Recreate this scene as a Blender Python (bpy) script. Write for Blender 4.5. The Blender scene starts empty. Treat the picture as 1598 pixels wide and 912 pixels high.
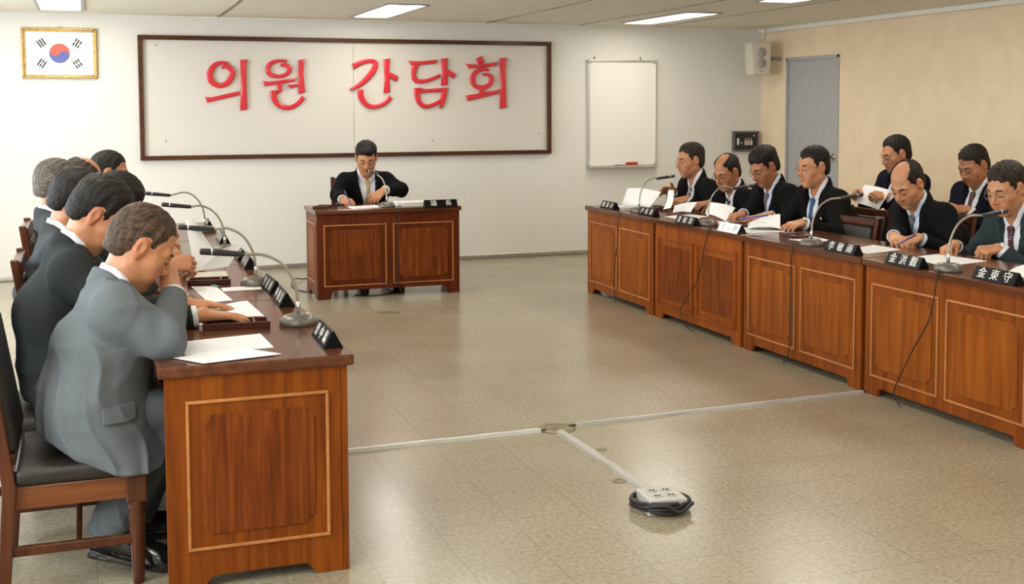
import bpy, bmesh, math, random
import numpy as np
from mathutils import Vector, Matrix
random.seed(7)
scene = bpy.context.scene
COL = scene.collection
PI = math.pi

# ------------------------------------------------------------------ materials
def new_mat(name):
    m = bpy.data.materials.new(name); m.use_nodes = True
    nt = m.node_tree; b = nt.nodes['Principled BSDF']
    return m, nt, b

def simple(name, col, rough=.5, metal=0., spec=.5, coat=0., bump=None, emit=None):
    m, nt, b = new_mat(name)
    b.inputs['Base Color'].default_value = (*col, 1)
    b.inputs['Roughness'].default_value = rough
    b.inputs['Metallic'].default_value = metal
    b.inputs['Specular IOR Level'].default_value = spec
    b.inputs['Coat Weight'].default_value = coat
    b.inputs['Coat Roughness'].default_value = .12
    if bump:
        tc = nt.nodes.new('ShaderNodeTexCoord'); n = nt.nodes.new('ShaderNodeTexNoise')
        n.inputs['Scale'].default_value = bump[0]; n.inputs['Detail'].default_value = 4
        bp = nt.nodes.new('ShaderNodeBump'); bp.inputs['Strength'].default_value = bump[1]; bp.inputs['Distance'].default_value = bump[2]
        nt.links.new(tc.outputs['Object'], n.inputs['Vector']); nt.links.new(n.outputs['Fac'], bp.inputs['Height'])
        nt.links.new(bp.outputs['Normal'], b.inputs['Normal'])
    if emit:
        b.inputs['Emission Color'].default_value = (*emit[0], 1); b.inputs['Emission Strength'].default_value = emit[1]
    return m

def noise_col(name, c1, c2, scale, rough=.6, stretch=(1, 1, 1), detail=5, bump=0., dist=.002, lo=.35, hi=.65, spec=.5, coat=0., coords='Object', metal=0., distort=0.):
    m, nt, b = new_mat(name); N = nt.nodes; L = nt.links
    tc = N.new('ShaderNodeTexCoord'); mp = N.new('ShaderNodeMapping'); mp.inputs['Scale'].default_value = stretch
    n = N.new('ShaderNodeTexNoise'); n.inputs['Scale'].default_value = scale; n.inputs['Detail'].default_value = detail
    n.inputs['Distortion'].default_value = distort
    r = N.new('ShaderNodeValToRGB'); r.color_ramp.elements[0].position = lo; r.color_ramp.elements[1].position = hi
    r.color_ramp.elements[0].color = (*c1, 1); r.color_ramp.elements[1].color = (*c2, 1)
    L.new(tc.outputs[coords], mp.inputs['Vector']); L.new(mp.outputs['Vector'], n.inputs['Vector'])
    L.new(n.outputs['Fac'], r.inputs['Fac']); L.new(r.outputs['Color'], b.inputs['Base Color'])
    b.inputs['Roughness'].default_value = rough; b.inputs['Specular IOR Level'].default_value = spec
    b.inputs['Coat Weight'].default_value = coat; b.inputs['Coat Roughness'].default_value = .15; b.inputs['Metallic'].default_value = metal
    if bump:
        bp = N.new('ShaderNodeBump'); bp.inputs['Strength'].default_value = bump; bp.inputs['Distance'].default_value = dist
        L.new(n.outputs['Fac'], bp.inputs['Height']); L.new(bp.outputs['Normal'], b.inputs['Normal'])
    return m

def wood(name, dark, mid, light, grain_axis='Z', rough=.35, coat=.3, scale=1., burl=0.):
    """streaky wood grain running along one local axis"""
    m, nt, b = new_mat(name); N = nt.nodes; L = nt.links
    tc = N.new('ShaderNodeTexCoord')
    info = N.new('ShaderNodeObjectInfo'); add = N.new('ShaderNodeVectorMath'); add.operation = 'ADD'
    mul = N.new('ShaderNodeVectorMath'); mul.operation = 'SCALE'; mul.inputs['Scale'].default_value = 17.
    cmb = N.new('ShaderNodeCombineXYZ')
    for k in 'XYZ': L.new(info.outputs['Random'], cmb.inputs[k])
    L.new(cmb.outputs['Vector'], mul.inputs[0]); L.new(tc.outputs['Object'], add.inputs[0]); L.new(mul.outputs['Vector'], add.inputs[1])
    mp = N.new('ShaderNodeMapping')
    s = {'X': (1.3, 22, 22), 'Y': (22, 1.3, 22), 'Z': (22, 22, 1.3)}[grain_axis]
    mp.inputs['Scale'].default_value = [v * scale for v in s]
    n = N.new('ShaderNodeTexNoise'); n.inputs['Scale'].default_value = 1.; n.inputs['Detail'].default_value = 6; n.inputs['Distortion'].default_value = .6 + burl
    n.inputs['Roughness'].default_value = .6
    r = N.new('ShaderNodeValToRGB'); e = r.color_ramp.elements
    e[0].position = .28; e[0].color = (*dark, 1); e[1].position = .75; e[1].color = (*light, 1)
    x = e.new(.5); x.color = (*mid, 1)
    n2 = N.new('ShaderNodeTexNoise'); n2.inputs['Scale'].default_value = 2.2 + 2 * burl; n2.inputs['Detail'].default_value = 2
    mx = N.new('ShaderNodeMix'); mx.data_type = 'RGBA'; mx.blend_type = 'MULTIPLY'; mx.inputs['Factor'].default_value = .5
    r2 = N.new('ShaderNodeValToRGB'); r2.color_ramp.elements[0].position = .3; r2.color_ramp.elements[1].position = .7
    r2.color_ramp.elements[0].color = (.55, .5, .48, 1); r2.color_ramp.elements[1].color = (1, 1, 1, 1)
    L.new(add.outputs['Vector'], mp.inputs['Vector']); L.new(mp.outputs['Vector'], n.inputs['Vector']); L.new(add.outputs['Vector'], n2.inputs['Vector'])
    L.new(n.outputs['Fac'], r.inputs['Fac']); L.new(n2.outputs['Fac'], r2.inputs['Fac'])
    L.new(r.outputs['Color'], mx.inputs['A']); L.new(r2.outputs['Color'], mx.inputs['B'])
    L.new(mx.outputs['Result'], b.inputs['Base Color'])
    b.inputs['Roughness'].default_value = rough; b.inputs['Coat Weight'].default_value = coat; b.inputs['Coat Roughness'].default_value = .12; b.inputs['Specular IOR Level'].default_value = .16
    return m

# ------------------------------------------------------------------ mesh helpers
def link(name, me, mats, parent=None, loc=(0, 0, 0), rot=(0, 0, 0), smooth=False):
    o = bpy.data.objects.new(name, me); COL.objects.link(o)
    for m in (mats if isinstance(mats, (list, tuple)) else [mats]): me.materials.append(m)
    if smooth:
        me.polygons.foreach_set('use_smooth', [True] * len(me.polygons))
    o.location = loc; o.rotation_euler = rot
    if parent: o.parent = parent
    return o

def tag(o, label=None, cat=None, group=None, kind=None):
    if label: o['label'] = label
    if cat: o['category'] = cat
    if group: o['group'] = group
    if kind: o['kind'] = kind
    return o

def thing(name, label, cat, loc=(0, 0, 0), rz=0., group=None):
    o = bpy.data.objects.new(name, None); COL.objects.link(o); o.empty_display_size = .1
    o.location = loc; o.rotation_euler = (0, 0, rz)
    return tag(o, label, cat, group)

def copy_tree(o, parent=None):
    c = o.copy(); COL.objects.link(c)
    if parent: c.parent = parent
    for ch in list(o.children): copy_tree(ch, c)
    return c

class MB:
    """collects shapes that form one part; build() links them as one mesh"""
    def __init__(s): s.bm = bmesh.new(); s.mi = 0
    def _merge(s, b, M=None):
        if M is not None: bmesh.ops.transform(b, matrix=M, verts=b.verts)
        for f in b.faces: f.material_index = s.mi
        me = bpy.data.meshes.new('tmp'); b.to_mesh(me); b.free(); s.bm.from_mesh(me); bpy.data.meshes.remove(me)
    def box(s, x0, x1, y0, y1, z0, z1, bev=.002, seg=2, M=None):
        b = bmesh.new(); bmesh.ops.create_cube(b, size=1)
        for v in b.verts: v.co = ((x0 + x1) / 2 + v.co.x * (x1 - x0), (y0 + y1) / 2 + v.co.y * (y1 - y0), (z0 + z1) / 2 + v.co.z * (z1 - z0))
        if bev: bmesh.ops.bevel(b, geom=list(b.edges), offset=min(bev, .45 * min(abs(x1 - x0), abs(y1 - y0), abs(z1 - z0))), segments=seg, affect='EDGES', profile=.5)
        s._merge(b, M); return s
    def prism(s, pts, y0, y1, bev=0., axis='Y', M=None):
        """polygon pts given in 2D, extruded along axis. axis Y: pts are (x,z); X: (y,z); Z: (x,y)"""
        b = bmesh.new()
        def P(p, h): return {'Y': (p[0], h, p[1]), 'X': (h, p[0], p[1]), 'Z': (p[0], p[1], h)}[axis]
        lo = [b.verts.new(P(p, y0)) for p in pts]; hi = [b.verts.new(P(p, y1)) for p in pts]
        n = len(pts)
        f1 = b.faces.new(lo); f2 = b.faces.new(hi[::-1])
        for i in range(n): b.faces.new((lo[i], hi[i], hi[(i + 1) % n], lo[(i + 1) % n]))
        bmesh.ops.recalc_face_normals(b, faces=b.faces)
        if bev:
            ed = [e for e in b.edges if len(e.link_faces) == 2 and e.calc_face_angle(0) > .5]
            bmesh.ops.bevel(b, geom=ed, offset=bev, segments=2, affect='EDGES', profile=.5)
        bmesh.ops.triangulate(b, faces=[f for f in b.faces if len(f.verts) > 4])
        s._merge(b, M); return s
    def lathe(s, prof, seg=24, M=None):
        b = bmesh.new(); rings = []
        for r, z in prof:
            rings.append([b.verts.new((r * math.cos(2 * PI * i / seg), r * math.sin(2 * PI * i / seg), z)) for i in range(seg)])
        for a, c in zip(rings, rings[1:]):
            for i in range(seg): b.faces.new((a[i], a[(i + 1) % seg], c[(i + 1) % seg], c[i]))
        b.faces.new(rings[0][::-1]); b.faces.new(rings[-1])
        bmesh.ops.recalc_face_normals(b, faces=b.faces)
        for f in b.faces: f.smooth = True
        s._merge(b, M); return s
    def tube(s, pts, rad, seg=10, closed=False, M=None, caps=True):
        P = [Vector(p) for p in pts]; n = len(P)
        R = rad if isinstance(rad, (list, tuple)) else [rad] * n
        b = bmesh.new(); rings = []; up = None
        for i in range(n):
            t = (P[(i + 1) % n] - P[i - 1]) if closed else (P[min(i + 1, n - 1)] - P[max(i - 1, 0)])
            t.normalize()
            if up is None: up = t.orthogonal().normalized()
            up = (up - t * up.dot(t))
            up = up.normalized() if up.length > 1e-6 else t.orthogonal().normalized()
            w = t.cross(up)
            rings.append([b.verts.new(P[i] + (up * math.cos(2 * PI * k / seg) + w * math.sin(2 * PI * k / seg)) * R[i]) for k in range(seg)])
        for i in range(n if closed else n - 1):
            a, c = rings[i], rings[(i + 1) % n]
            for k in range(seg): b.faces.new((a[k], a[(k + 1) % seg], c[(k + 1) % seg], c[k]))
        if not closed and caps: b.faces.new(rings[0][::-1]); b.faces.new(rings[-1])
        bmesh.ops.recalc_face_normals(b, faces=b.faces)
        for f in b.faces: f.smooth = True
        s._merge(b, M); return s
    def mesh(s, verts, faces, M=None):
        b = bmesh.new(); vs = [b.verts.new(v) for v in verts]
        for f in faces: b.faces.new([vs[i] for i in f])
        bmesh.ops.recalc_face_normals(b, faces=b.faces)
        s._merge(b, M); return s
    def add_mesh(s, me, M=None):
        b = bmesh.new(); b.from_mesh(me); s._merge(b, M); return s
    def me(s, name):
        me = bpy.data.meshes.new(name); s.bm.to_mesh(me); s.bm.free(); return me
    def build(s, name, mats, parent=None, loc=(0, 0, 0), rot=(0, 0, 0), smooth=False):
        return link(name, s.me(name), mats, parent, loc, rot, smooth)

def bez(pts, n=8):
    """Catmull-Rom through points"""
    P = [Vector(p) for p in pts]; P = [P[0] * 2 - P[1]] + P + [P[-1] * 2 - P[-2]]; out = []
    for i in range(1, len(P) - 2):
        a, b, c, d = P[i - 1:i + 3]
        for k in range(n):
            t = k / n
            out.append(.5 * ((2 * b) + (c - a) * t + (2 * a - 5 * b + 4 * c - d) * t * t + (3 * b - a - 3 * c + d) * t ** 3))
    out.append(P[-2]); return out

def text_mesh(body, size, extrude=.0006):
    cu = bpy.data.curves.new('txt', 'FONT'); cu.body = body; cu.size = size; cu.align_x = 'CENTER'; cu.align_y = 'CENTER'; cu.extrude = extrude
    cu.resolution_u = 3; cu.offset = 0
    ob = bpy.data.objects.new('txt', cu); COL.objects.link(ob)
    dg = bpy.context.evaluated_depsgraph_get(); dg.update()
    me = bpy.data.meshes.new_from_object(ob.evaluated_get(dg))
    bpy.data.objects.remove(ob); bpy.data.curves.remove(cu)
    return me
WIN_E = [60, 130, 110, 150]; EXPO = 0.62
# ------------------------------------------------------------------ the room
D = 11.794; W = 7.288; C = 2.479; XL = -2.3; YN = -2.2
M_wall = noise_col('plaster_offwhite', (.715, .69, .625), (.76, .735, .67), 90, rough=.85, bump=.06, dist=.001, stretch=(1, 1, .4))
M_wallR = noise_col('paint_peach', (.76, .60, .40), (.81, .65, .44), 5, rough=.7, bump=.05, dist=.001)
M_ceil = noise_col('ceiling_board', (.76, .72, .62), (.80, .76, .66), 3, rough=.9)
M_joint = noise_col('ceiling_joint', (.16, .13, .08), (.36, .31, .22), 8, rough=.9)
M_steel = simple('steel_trim', (.62, .60, .56), .28, .9)
M_white = simple('white_paint', (.78, .77, .73), .4)

def floor_mat():
    m, nt, b = new_mat('vinyl_tile'); N = nt.nodes; L = nt.links
    tc = N.new('ShaderNodeTexCoord'); br = N.new('ShaderNodeTexBrick')
    br.offset = 0.; br.inputs['Scale'].default_value = 1.; br.inputs['Brick Width'].default_value = .3; br.inputs['Row Height'].default_value = .3
    br.inputs['Mortar Size'].default_value = .0011; br.inputs['Mortar Smooth'].default_value = .2
    br.inputs['Color1'].default_value = (.375, .325, .235, 1); br.inputs['Color2'].default_value = (.395, .343, .248, 1); br.inputs['Mortar'].default_value = (.20, .165, .11, 1)
    br.inputs['Bias'].default_value = 0
    n = N.new('ShaderNodeTexNoise'); n.inputs['Scale'].default_value = 55; n.inputs['Detail'].default_value = 6
    n2 = N.new('ShaderNodeTexNoise'); n2.inputs['Scale'].default_value = 1.3; n2.inputs['Detail'].default_value = 3
    r = N.new('ShaderNodeValToRGB'); r.color_ramp.elements[0].position = .3; r.color_ramp.elements[1].position = .72
    r.color_ramp.elements[0].color = (.72, .70, .66, 1); r.color_ramp.elements[1].color = (1.1, 1.1, 1.08, 1)
    r2 = N.new('ShaderNodeValToRGB'); r2.color_ramp.elements[0].position = .35; r2.color_ramp.elements[1].position = .65
    r2.color_ramp.elements[0].color = (.90, .89, .86, 1); r2.color_ramp.elements[1].color = (1, 1, 1, 1)
    m1 = N.new('ShaderNodeMix'); m1.data_type = 'RGBA'; m1.blend_type = 'MULTIPLY'; m1.inputs['Factor'].default_value = 1
    m2 = N.new('ShaderNodeMix'); m2.data_type = 'RGBA'; m2.blend_type = 'MULTIPLY'; m2.inputs['Factor'].default_value = 1
    for t in (br, n, n2): L.new(tc.outputs['Object'], t.inputs['Vector'])
    L.new(n.outputs['Fac'], r.inputs['Fac']); L.new(n2.outputs['Fac'], r2.inputs['Fac'])
    L.new(br.outputs['Color'], m1.inputs['A']); L.new(r.outputs['Color'], m1.inputs['B'])
    L.new(m1.outputs['Result'], m2.inputs['A']); L.new(r2.outputs['Color'], m2.inputs['B'])
    L.new(m2.outputs['Result'], b.inputs['Base Color'])
    n3 = N.new('ShaderNodeTexNoise'); n3.inputs['Scale'].default_value = 9; n3.inputs['Detail'].default_value = 3
    L.new(tc.outputs['Object'], n3.inputs['Vector'])
    bp = N.new('ShaderNodeBump'); bp.inputs['Strength'].default_value = .1; bp.inputs['Distance'].default_value = .004
    L.new(n3.outputs['Fac'], bp.inputs['Height']); L.new(bp.outputs['Normal'], b.inputs['Normal'])
    mr = N.new('ShaderNodeMapRange'); mr.inputs['To Min'].default_value = .14; mr.inputs['To Max'].default_value = .32
    L.new(n2.outputs['Fac'], mr.inputs['Value']); L.new(mr.outputs['Result'], b.inputs['Roughness'])
    b.inputs['Specular IOR Level'].default_value = .55
    return m
M_floor = floor_mat()

def struct(name, mb, mats, **k):
    o = mb.build(name, mats, **k); o['kind'] = 'structure'; return o

struct('floor', MB().box(XL - .1, W + .1, YN - .1, D + .1, -.1, 0, bev=0), M_floor)
struct('ceiling', MB().box(XL - .1, W + .1, YN - .1, D + .1, C, C + .1, bev=0), M_ceil)
struct('wall_back', MB().box(XL - .1, W + .1, D, D + .1, 0, C, bev=0), M_wall)
struct('wall_front', MB().box(XL - .1, W + .1, YN - .1, YN, 0, C, bev=0), M_wall)
# right wall with a doorway
DY0, DY1, DZ = 10.301, 11.277, 2.131
mb = MB(); mb.box(W, W + .1, YN - .1, DY0, 0, C, bev=0); mb.box(W, W + .1, DY1, D + .1, 0, C, bev=0); mb.box(W, W + .1, DY0, DY1, DZ, C, bev=0)
struct('wall_right', mb, M_wallR)
# left wall with window openings
wins = [(-1.6, .6), (1.4, 3.9), (4.7, 7.2), (8.0, 10.5)]
mb = MB(); y = YN - .1
for a, b_ in wins:
    mb.box(XL - .1, XL, y, a, 0, C, bev=0); mb.box(XL - .1, XL, a, b_, 0, .85, bev=0); mb.box(XL - .1, XL, a, b_, 2.2, C, bev=0); y = b_
mb.box(XL - .1, XL, y, D + .1, 0, C, bev=0)
struct('wall_left', mb, M_wall)
for i, (a, b_) in enumerate(wins):
    mb = MB()
    for z in (.85, 2.16): mb.box(XL - .08, XL - .02, a, b_, z, z + .04)
    for yy in (a, (a + b_) / 2 - .02, b_ - .04): mb.box(XL - .08, XL - .02, yy, yy + .04, .85, 2.2)
    struct('window_%d' % (i + 1), mb, M_white)

# skirting rails and cornices
mb = MB(); mb.box(XL, W, D - .02, D, .008, .045, bev=.004); struct('baseboard_back', mb, M_steel)
mb = MB(); mb.box(W - .015, W, YN, DY0 - .04, 0, .08, bev=.004); struct('baseboard_right', mb, simple('grey_skirting', (.30, .27, .23), .5))
mb = MB(); mb.box(.75, W, D - .018, D, C - .022, C, bev=.004); struct('trim_1', mb, M_ceil)
mb = MB(); mb.box(W - .05, W, 6.4, D, C - .05, C, bev=.01); mb.box(W - .035, W, YN, 6.4, C - .035, C, bev=.01); struct('trim_2', mb, M_ceil)
# ceiling seams
for i, (x, w) in enumerate([(1.22, .03), (3.96, .02), (5.01, .012), (5.93, .012)]):
    mb = MB(); rnd = random.Random(i)
    y = YN
    while y < D - .05:
        l = rnd.uniform(.25, .7); mb.box(x + rnd.uniform(-.006, .006), x + w + rnd.uniform(-.006, .008), y, min(y + l, D - .02), C - .004, C + .01, bev=.001); y += l
    struct('trim_%d' % (i + 3), mb, M_joint)

# the door
M_door = noise_col('grey_door_paint', (.36, .36, .35), (.39, .39, .38), 12, rough=.45)
d = tag(bpy.data.objects.new('door_1', None), kind='structure'); COL.objects.link(d); d.location = (W, DY0, 0)
MB().box(.012, .05, .03, DY1 - DY0 - .03, .01, DZ - .03, bev=.003).build('door_leaf', M_door, d)
mb = MB(); mb.box(-.012, .07, 0, .035, 0, DZ, bev=.004); mb.box(-.012, .07, DY1 - DY0 - .035, DY1 - DY0, 0, DZ, bev=.004); mb.box(-.012, .07, 0, DY1 - DY0, DZ - .035, DZ, bev=.004)
mb.build('door_frame', M_door, d)
RX = Matrix.Rotation(-PI / 2, 4, 'Y')
kb = MB(); kb.lathe([(.0, 0), (.036, .001), (.034, .008), (.014, .012), (.012, .04), (.025, .048), (.031, .06), (.028, .074), (.014, .082), (.0, .083)], M=Matrix.Translation((.012, .10, 1.07)) @ RX)
kb.build('door_knob', simple('brass_knob', (.55, .47, .32), .25, 1.), d)

# ceiling light fittings
M_tube = simple('lamp_diffuser', (.9, .9, .9), .5, emit=((1., .955, .87), 9.))
M_lframe = simple('lamp_frame', (.34, .33, .31), .4, .3)
def fitting(x0, y0, label, group='recessed ceiling lights'):
    t = thing('ceiling_light', label, 'light', (x0, y0, C), 0, group)
    w, l = .33, 1.42
    mb = MB()
    for a in [(-.03, 0, -.03, l + .03), (w, w + .03, -.03, l + .03), (0, w, -.03, 0), (0, w, l, l + .03)]: mb.box(a[0], a[1], a[2], a[3], -.012, .02, bev=.002)
    mb.build('frame', M_lframe, t)
    MB().box(.004, w - .004, .004, l - .004, -.006, .0, bev=0).build('diffuser', M_tube, t)
    return t
FY = [9.9, 7.25, 4.6, 1.95, -.7]
FN = {(0, 0): 'recessed ceiling light above the framed flag', (1, 0): 'recessed ceiling light above the long brown-framed board', (2, 0): 'recessed ceiling light above the whiteboard', (2, 1): 'recessed ceiling light at the top edge, above the right desk row'}
for i, x in enumerate((-.34, 2.46, 5.32)):
    for j, y in enumerate(FY):
        fitting(x, y, FN.get((i, j), 'recessed ceiling light out of view nearer the camera'))

# ------------------------------------------------------------------ things on the walls
M_gold = noise_col('gilt_frame', (.36, .22, .06), (.62, .42, .16), 60, rough=.35, metal=.6, bump=.4, dist=.002)
M_flagw = simple('flag_white', (.88, .88, .86), .6); M_red = simple('flag_red', (.72, .10, .07), .6); M_blue = simple('flag_blue', (.10, .12, .34), .6); M_ink = simple('flag_black', (.03, .045, .03), .6)
fx0, fx1, fz0, fz1 = -.532, .122, 1.875, 2.341
t = thing('framed_flag', 'gilt-framed white flag with red and blue circle high on the back wall', 'picture', ((fx0 + fx1) / 2, D, (fz0 + fz1) / 2))
hw, hh = (fx1 - fx0) / 2, (fz1 - fz0) / 2
mb = MB(); fwid = .034
def mitre(mb, hw, hh, fw, y0, y1, bev=.006):
    for sx in (-1, 1):
        mb.prism([(sx * hw, -hh), (sx * hw, hh), (sx * (hw - fw), hh - fw), (sx * (hw - fw), -hh + fw)], y0, y1, bev)
        mb.prism([(-hw, sx * hh), (hw, sx * hh), (hw - fw, sx * (hh - fw)), (-hw + fw, sx * (hh - fw))], y0, y1, bev)
mitre(mb, hw, hh, .020, -.032, 0); mitre(mb, hw - .016, hh - .016, .02, -.022, 0)
mb.build('frame', M_gold, t)
mb = MB(); mb.box(-hw + .028, hw - .028, -.012, -.004, -hh + .028, hh - .028, bev=0)
def disc_poly(pts, y, mi):
    mb.mi = mi; n = len(pts)
    mb.prism(pts, y - .0006, y)
R_ = .09
def arc(cx, cz, r, a0, a1, n=24): return [(cx + r * math.cos(a0 + (a1 - a0) * i / n), cz + r * math.sin(a0 + (a1 - a0) * i / n)) for i in range(n + 1)]
tilt = -math.radians(33)
def rot2(p, a): return (p[0] * math.cos(a) - p[1] * math.sin(a), p[0] * math.sin(a) + p[1] * math.cos(a))
disc_poly([rot2(p, tilt) for p in arc(0, 0, R_, 0, 2 * PI, 48)[:-1]], -.0122, 2)
red = arc(0, 0, R_, 0, PI, 30) + arc(-R_ / 2, 0, R_ / 2, PI, 2 * PI, 16)[1:] + arc(R_ / 2, 0, R_ / 2, PI, 0, 16)[1:-1]
disc_poly([rot2(p, tilt) for p in red], -.0130, 1)
def trigram(cx, cz, ang, bars):
    for k, broken in enumerate(bars):
        off = (k - 1) * .0235
        segs = [(-.037, .037)] if not broken else [(-.037, -.005), (.005, .037)]
        for a, b_ in segs:
            q = [(a, off - .0075), (b_, off - .0075), (b_, off + .0075), (a, off + .0075)]
            disc_poly([(cx + rot2(p, ang)[0], cz + rot2(p, ang)[1]) for p in q], -.0122, 3)
A_ = math.atan2(2, 3)
trigram(-.155, .094, A_ + PI / 2, (0, 0, 0)); trigram(.155, -.094, A_ + PI / 2, (1, 1, 1))
trigram(.155, .094, -A_ + PI / 2, (1, 0, 1)); trigram(-.155, -.094, -A_ + PI / 2, (0, 1, 0))
mb.build('flag_print', [M_flagw, M_red, M_blue, M_ink], t)
MB().tube([(-.02, -.006, hh), (0, -.004, hh + .028), (.02, -.006, hh)], .0025).build('hanging_loop', M_steel, t)

M_bframe = wood('board_frame_wood', (.05, .018, .006), (.085, .03, .011), (.13, .05, .018), 'X', rough=.4)
M_board = noise_col('board_panel', (.66, .62, .55), (.70, .66, .59), 90, rough=.85, bump=.1, dist=.001)
bx0, bx1, bz0, bz1 = .485, 4.688, 1.101, 2.290
t = thing('notice_board', 'long brown-framed beige notice board on the back wall', 'board', ((bx0 + bx1) / 2, D, (bz0 + bz1) / 2))
hw, hh = (bx1 - bx0) / 2, (bz1 - bz0) / 2
mb = MB(); mitre(mb, hw, hh, .042, -.05, 0, .005); mb.build('frame', M_bframe, t)
sx = 2.556 - (bx0 + bx1) / 2
for a, b_ in ((-hw + .03, sx - .002), (sx + .002, hw - .03)): MB().box(a, b_, -.012, -.002, -hh + .03, hh - .03, bev=.002).build('panel', M_board, t)
M_nail = simple('nail_grey', (.25, .24, .2), .4, .5)
for px, pz in ((-1.93, .50), (-1.86, -.41), (.79, -.44), (1.97, -.38)): MB().lathe([(.0, 0), (.008, .001), (.006, .006), (0, .007)], 10, Matrix.Translation((px, -.012, pz)) @ Matrix.Rotation(PI / 2, 4, 'X')).build('nail', M_nail, t)

# whiteboard
wx0, wx1, wz0, wz1 = 5.112, 5.95, .94, 2.109
t = thing('whiteboard', 'small portrait whiteboard with aluminium frame on the back wall', 'whiteboard', ((wx0 + wx1) / 2, D, (wz0 + wz1) / 2))
hw, hh = (wx1 - wx0) / 2, (wz1 - wz0) / 2
M_alu = simple('aluminium', (.72, .72, .70), .3, .85)
MB().box(-hw + .015, hw - .015, -.02, 0, -hh + .015, hh - .015, bev=0).build('writing_surface', simple('whiteboard_enamel', (.86, .83, .76), .25, coat=.3), t)
mb = MB(); mitre(mb, hw, hh, .024, -.03, 0, .004)
mb.build('frame', M_alu, t)
M_gcap = simple('grey_cap', (.42, .41, .38), .5); M_hook = simple('dark_hook', (.12, .11, .1), .5)
for sx in (-1, 1):
    for sz in (-1, 1): MB().box(sx * hw - .02 * (sx + 1) + .0, sx * hw - .02 * (sx - 1), -.034, -.002, sz * hh - .02 * (sz + 1), sz * hh - .02 * (sz - 1), bev=.006).build('corner_cap', M_gcap, t)
MB().box(-hw + .02, hw - .02, -.09, -.03, -hh - .004, -hh + .008, bev=.003).box(-hw + .02, hw - .02, -.092, -.086, -hh - .004, -hh + .02, bev=.002).build('pen_tray', M_alu, t)
for px in (-.33, .22): MB().tube([(px, -.01, hh), (px, -.012, hh + .03), (px + .01, -.012, hh + .035)], .005).build('hanger', M_hook, t)
o = MB().box(-.065, .065, -.022, .022, 0, .045, bev=.006).build('board_eraser', simple('red_felt', (.42, .05, .03), .8, bump=(120, .3, .002)), loc=(5.63, D - .058, wz0 + .0095))
tag(o, 'red board eraser on the whiteboard tray', 'eraser')
mp_ = thing('marker_pen', 'dark marker pen lying on the whiteboard tray beside the eraser', 'pen', (5.42, D - .06, wz0 + .019))
MB().lathe([(0, 0), (.009, .001), (.009, .09), (.006, .1), (0, .1)], 14, Matrix.Rotation(PI / 2, 4, 'Y')).build('barrel', simple('marker_black', (.03, .03, .035), .4), mp_)
MB().lathe([(0, 0), (.0095, .001), (.0095, .035), (0, .036)], 14, Matrix.Translation((.1, 0, 0)) @ Matrix.Rotation(PI / 2, 4, 'Y')).build('cap', simple('marker_cap', (.1, .1, .1), .4), mp_)

# control panel
cx0, cx1, cz0, cz1 = 6.91, 7.243, 1.089, 1.32
t = thing('control_panel', 'black wall control panel with switches near the corner', 'control panel', ((cx0 + cx1) / 2, D, (cz0 + cz1) / 2))
hw, hh = (cx1 - cx0) / 2, (cz1 - cz0) / 2
mb = MB(); mitre(mb, hw, hh, .022, -.045, 0, .004); mb.build('frame', simple('panel_frame', (.10, .095, .085), .4), t)
MB().box(-hw + .02, hw - .02, -.03, 0, -hh + .02, hh - .02, bev=0).build('face_plate', simple('panel_black', (.012, .011, .012), .35), t)
M_sw = simple('switch_cream', (.62, .55, .48), .4)
for k in range(3):
    MB().box(-.015 + k * .036, .008 + k * .036, -.042, -.028, -.045, .012, bev=.003).build('switch', M_sw, t)
    MB().box(-.015 + k * .036, .008 + k * .036, -.036, -.028, .022, .034, bev=.002).build('switch', simple('switch_pink', (.5, .33, .28), .4), t)
MB().box(-.115, -.092, -.04, -.028, -.04, .035, bev=.003).build('slider', simple('slider_white', (.85, .83, .78), .4), t)
MB().box(-.07, -.045, -.036, -.028, -.03, -.005, bev=.003).build('button', simple('button_grey', (.25, .24, .24), .4), t)
MB().lathe([(0, 0), (.011, .001), (.008, .012), (0, .013)], 12, Matrix.Translation((.105, -.028, .062)) @ Matrix.Rotation(PI / 2, 4, 'X')).build('indicator_knob', simple('knob_grey', (.55, .52, .48), .3), t)
MB().lathe([(0, 0), (.005, .001), (.004, .008), (0, .009)], 12, Matrix.Translation((.03, -.028, .065)) @ Matrix.Rotation(PI / 2, 4, 'X')).build('indicator_knob', simple('knob_dark', (.22, .12, .1), .3), t)

# loudspeaker
t = thing('wall_speaker', 'cream box loudspeaker high in the corner beside the grey door', 'speaker', (6.995, 11.32, 1.945), math.radians(-8))
M_sp = simple('speaker_cream', (.66, .60, .50), .45)
MB().prism([(-.118, .355), (.118, .355), (.10, 0), (-.10, 0)], 0, .2, .008).build('cabinet', M_sp, t)
M_gr = noise_col('speaker_grille', (.34, .31, .27), (.44, .41, .36), 300, rough=.7, bump=.5)
for z in (.245, .13): MB().lathe([(0, 0), (.055, 0), (.055, .003), (.05, .008), (0, .011)], 28, Matrix.Translation((0, 0, z)) @ Matrix.Rotation(PI / 2, 4, 'X')).build('grille', M_gr, t)
MB().box(-.02, .02, -.002, .001, .042, .050, bev=.0005).build('badge', simple('badge_dark', (.14, .12, .1), .4), t)
MB().box(-.02, .27, .08, .11, .16, .2, bev=.004).build('bracket', simple('bracket_grey', (.3, .28, .25), .5), t)
MB().tube(bez([(.06, .2, .3), (.12, .23, .36), (.15, .25, .44), (.16, .26, .53)]), .004).build('cable', simple('speaker_cable', (.3, .25, .17), .6), t)

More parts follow.
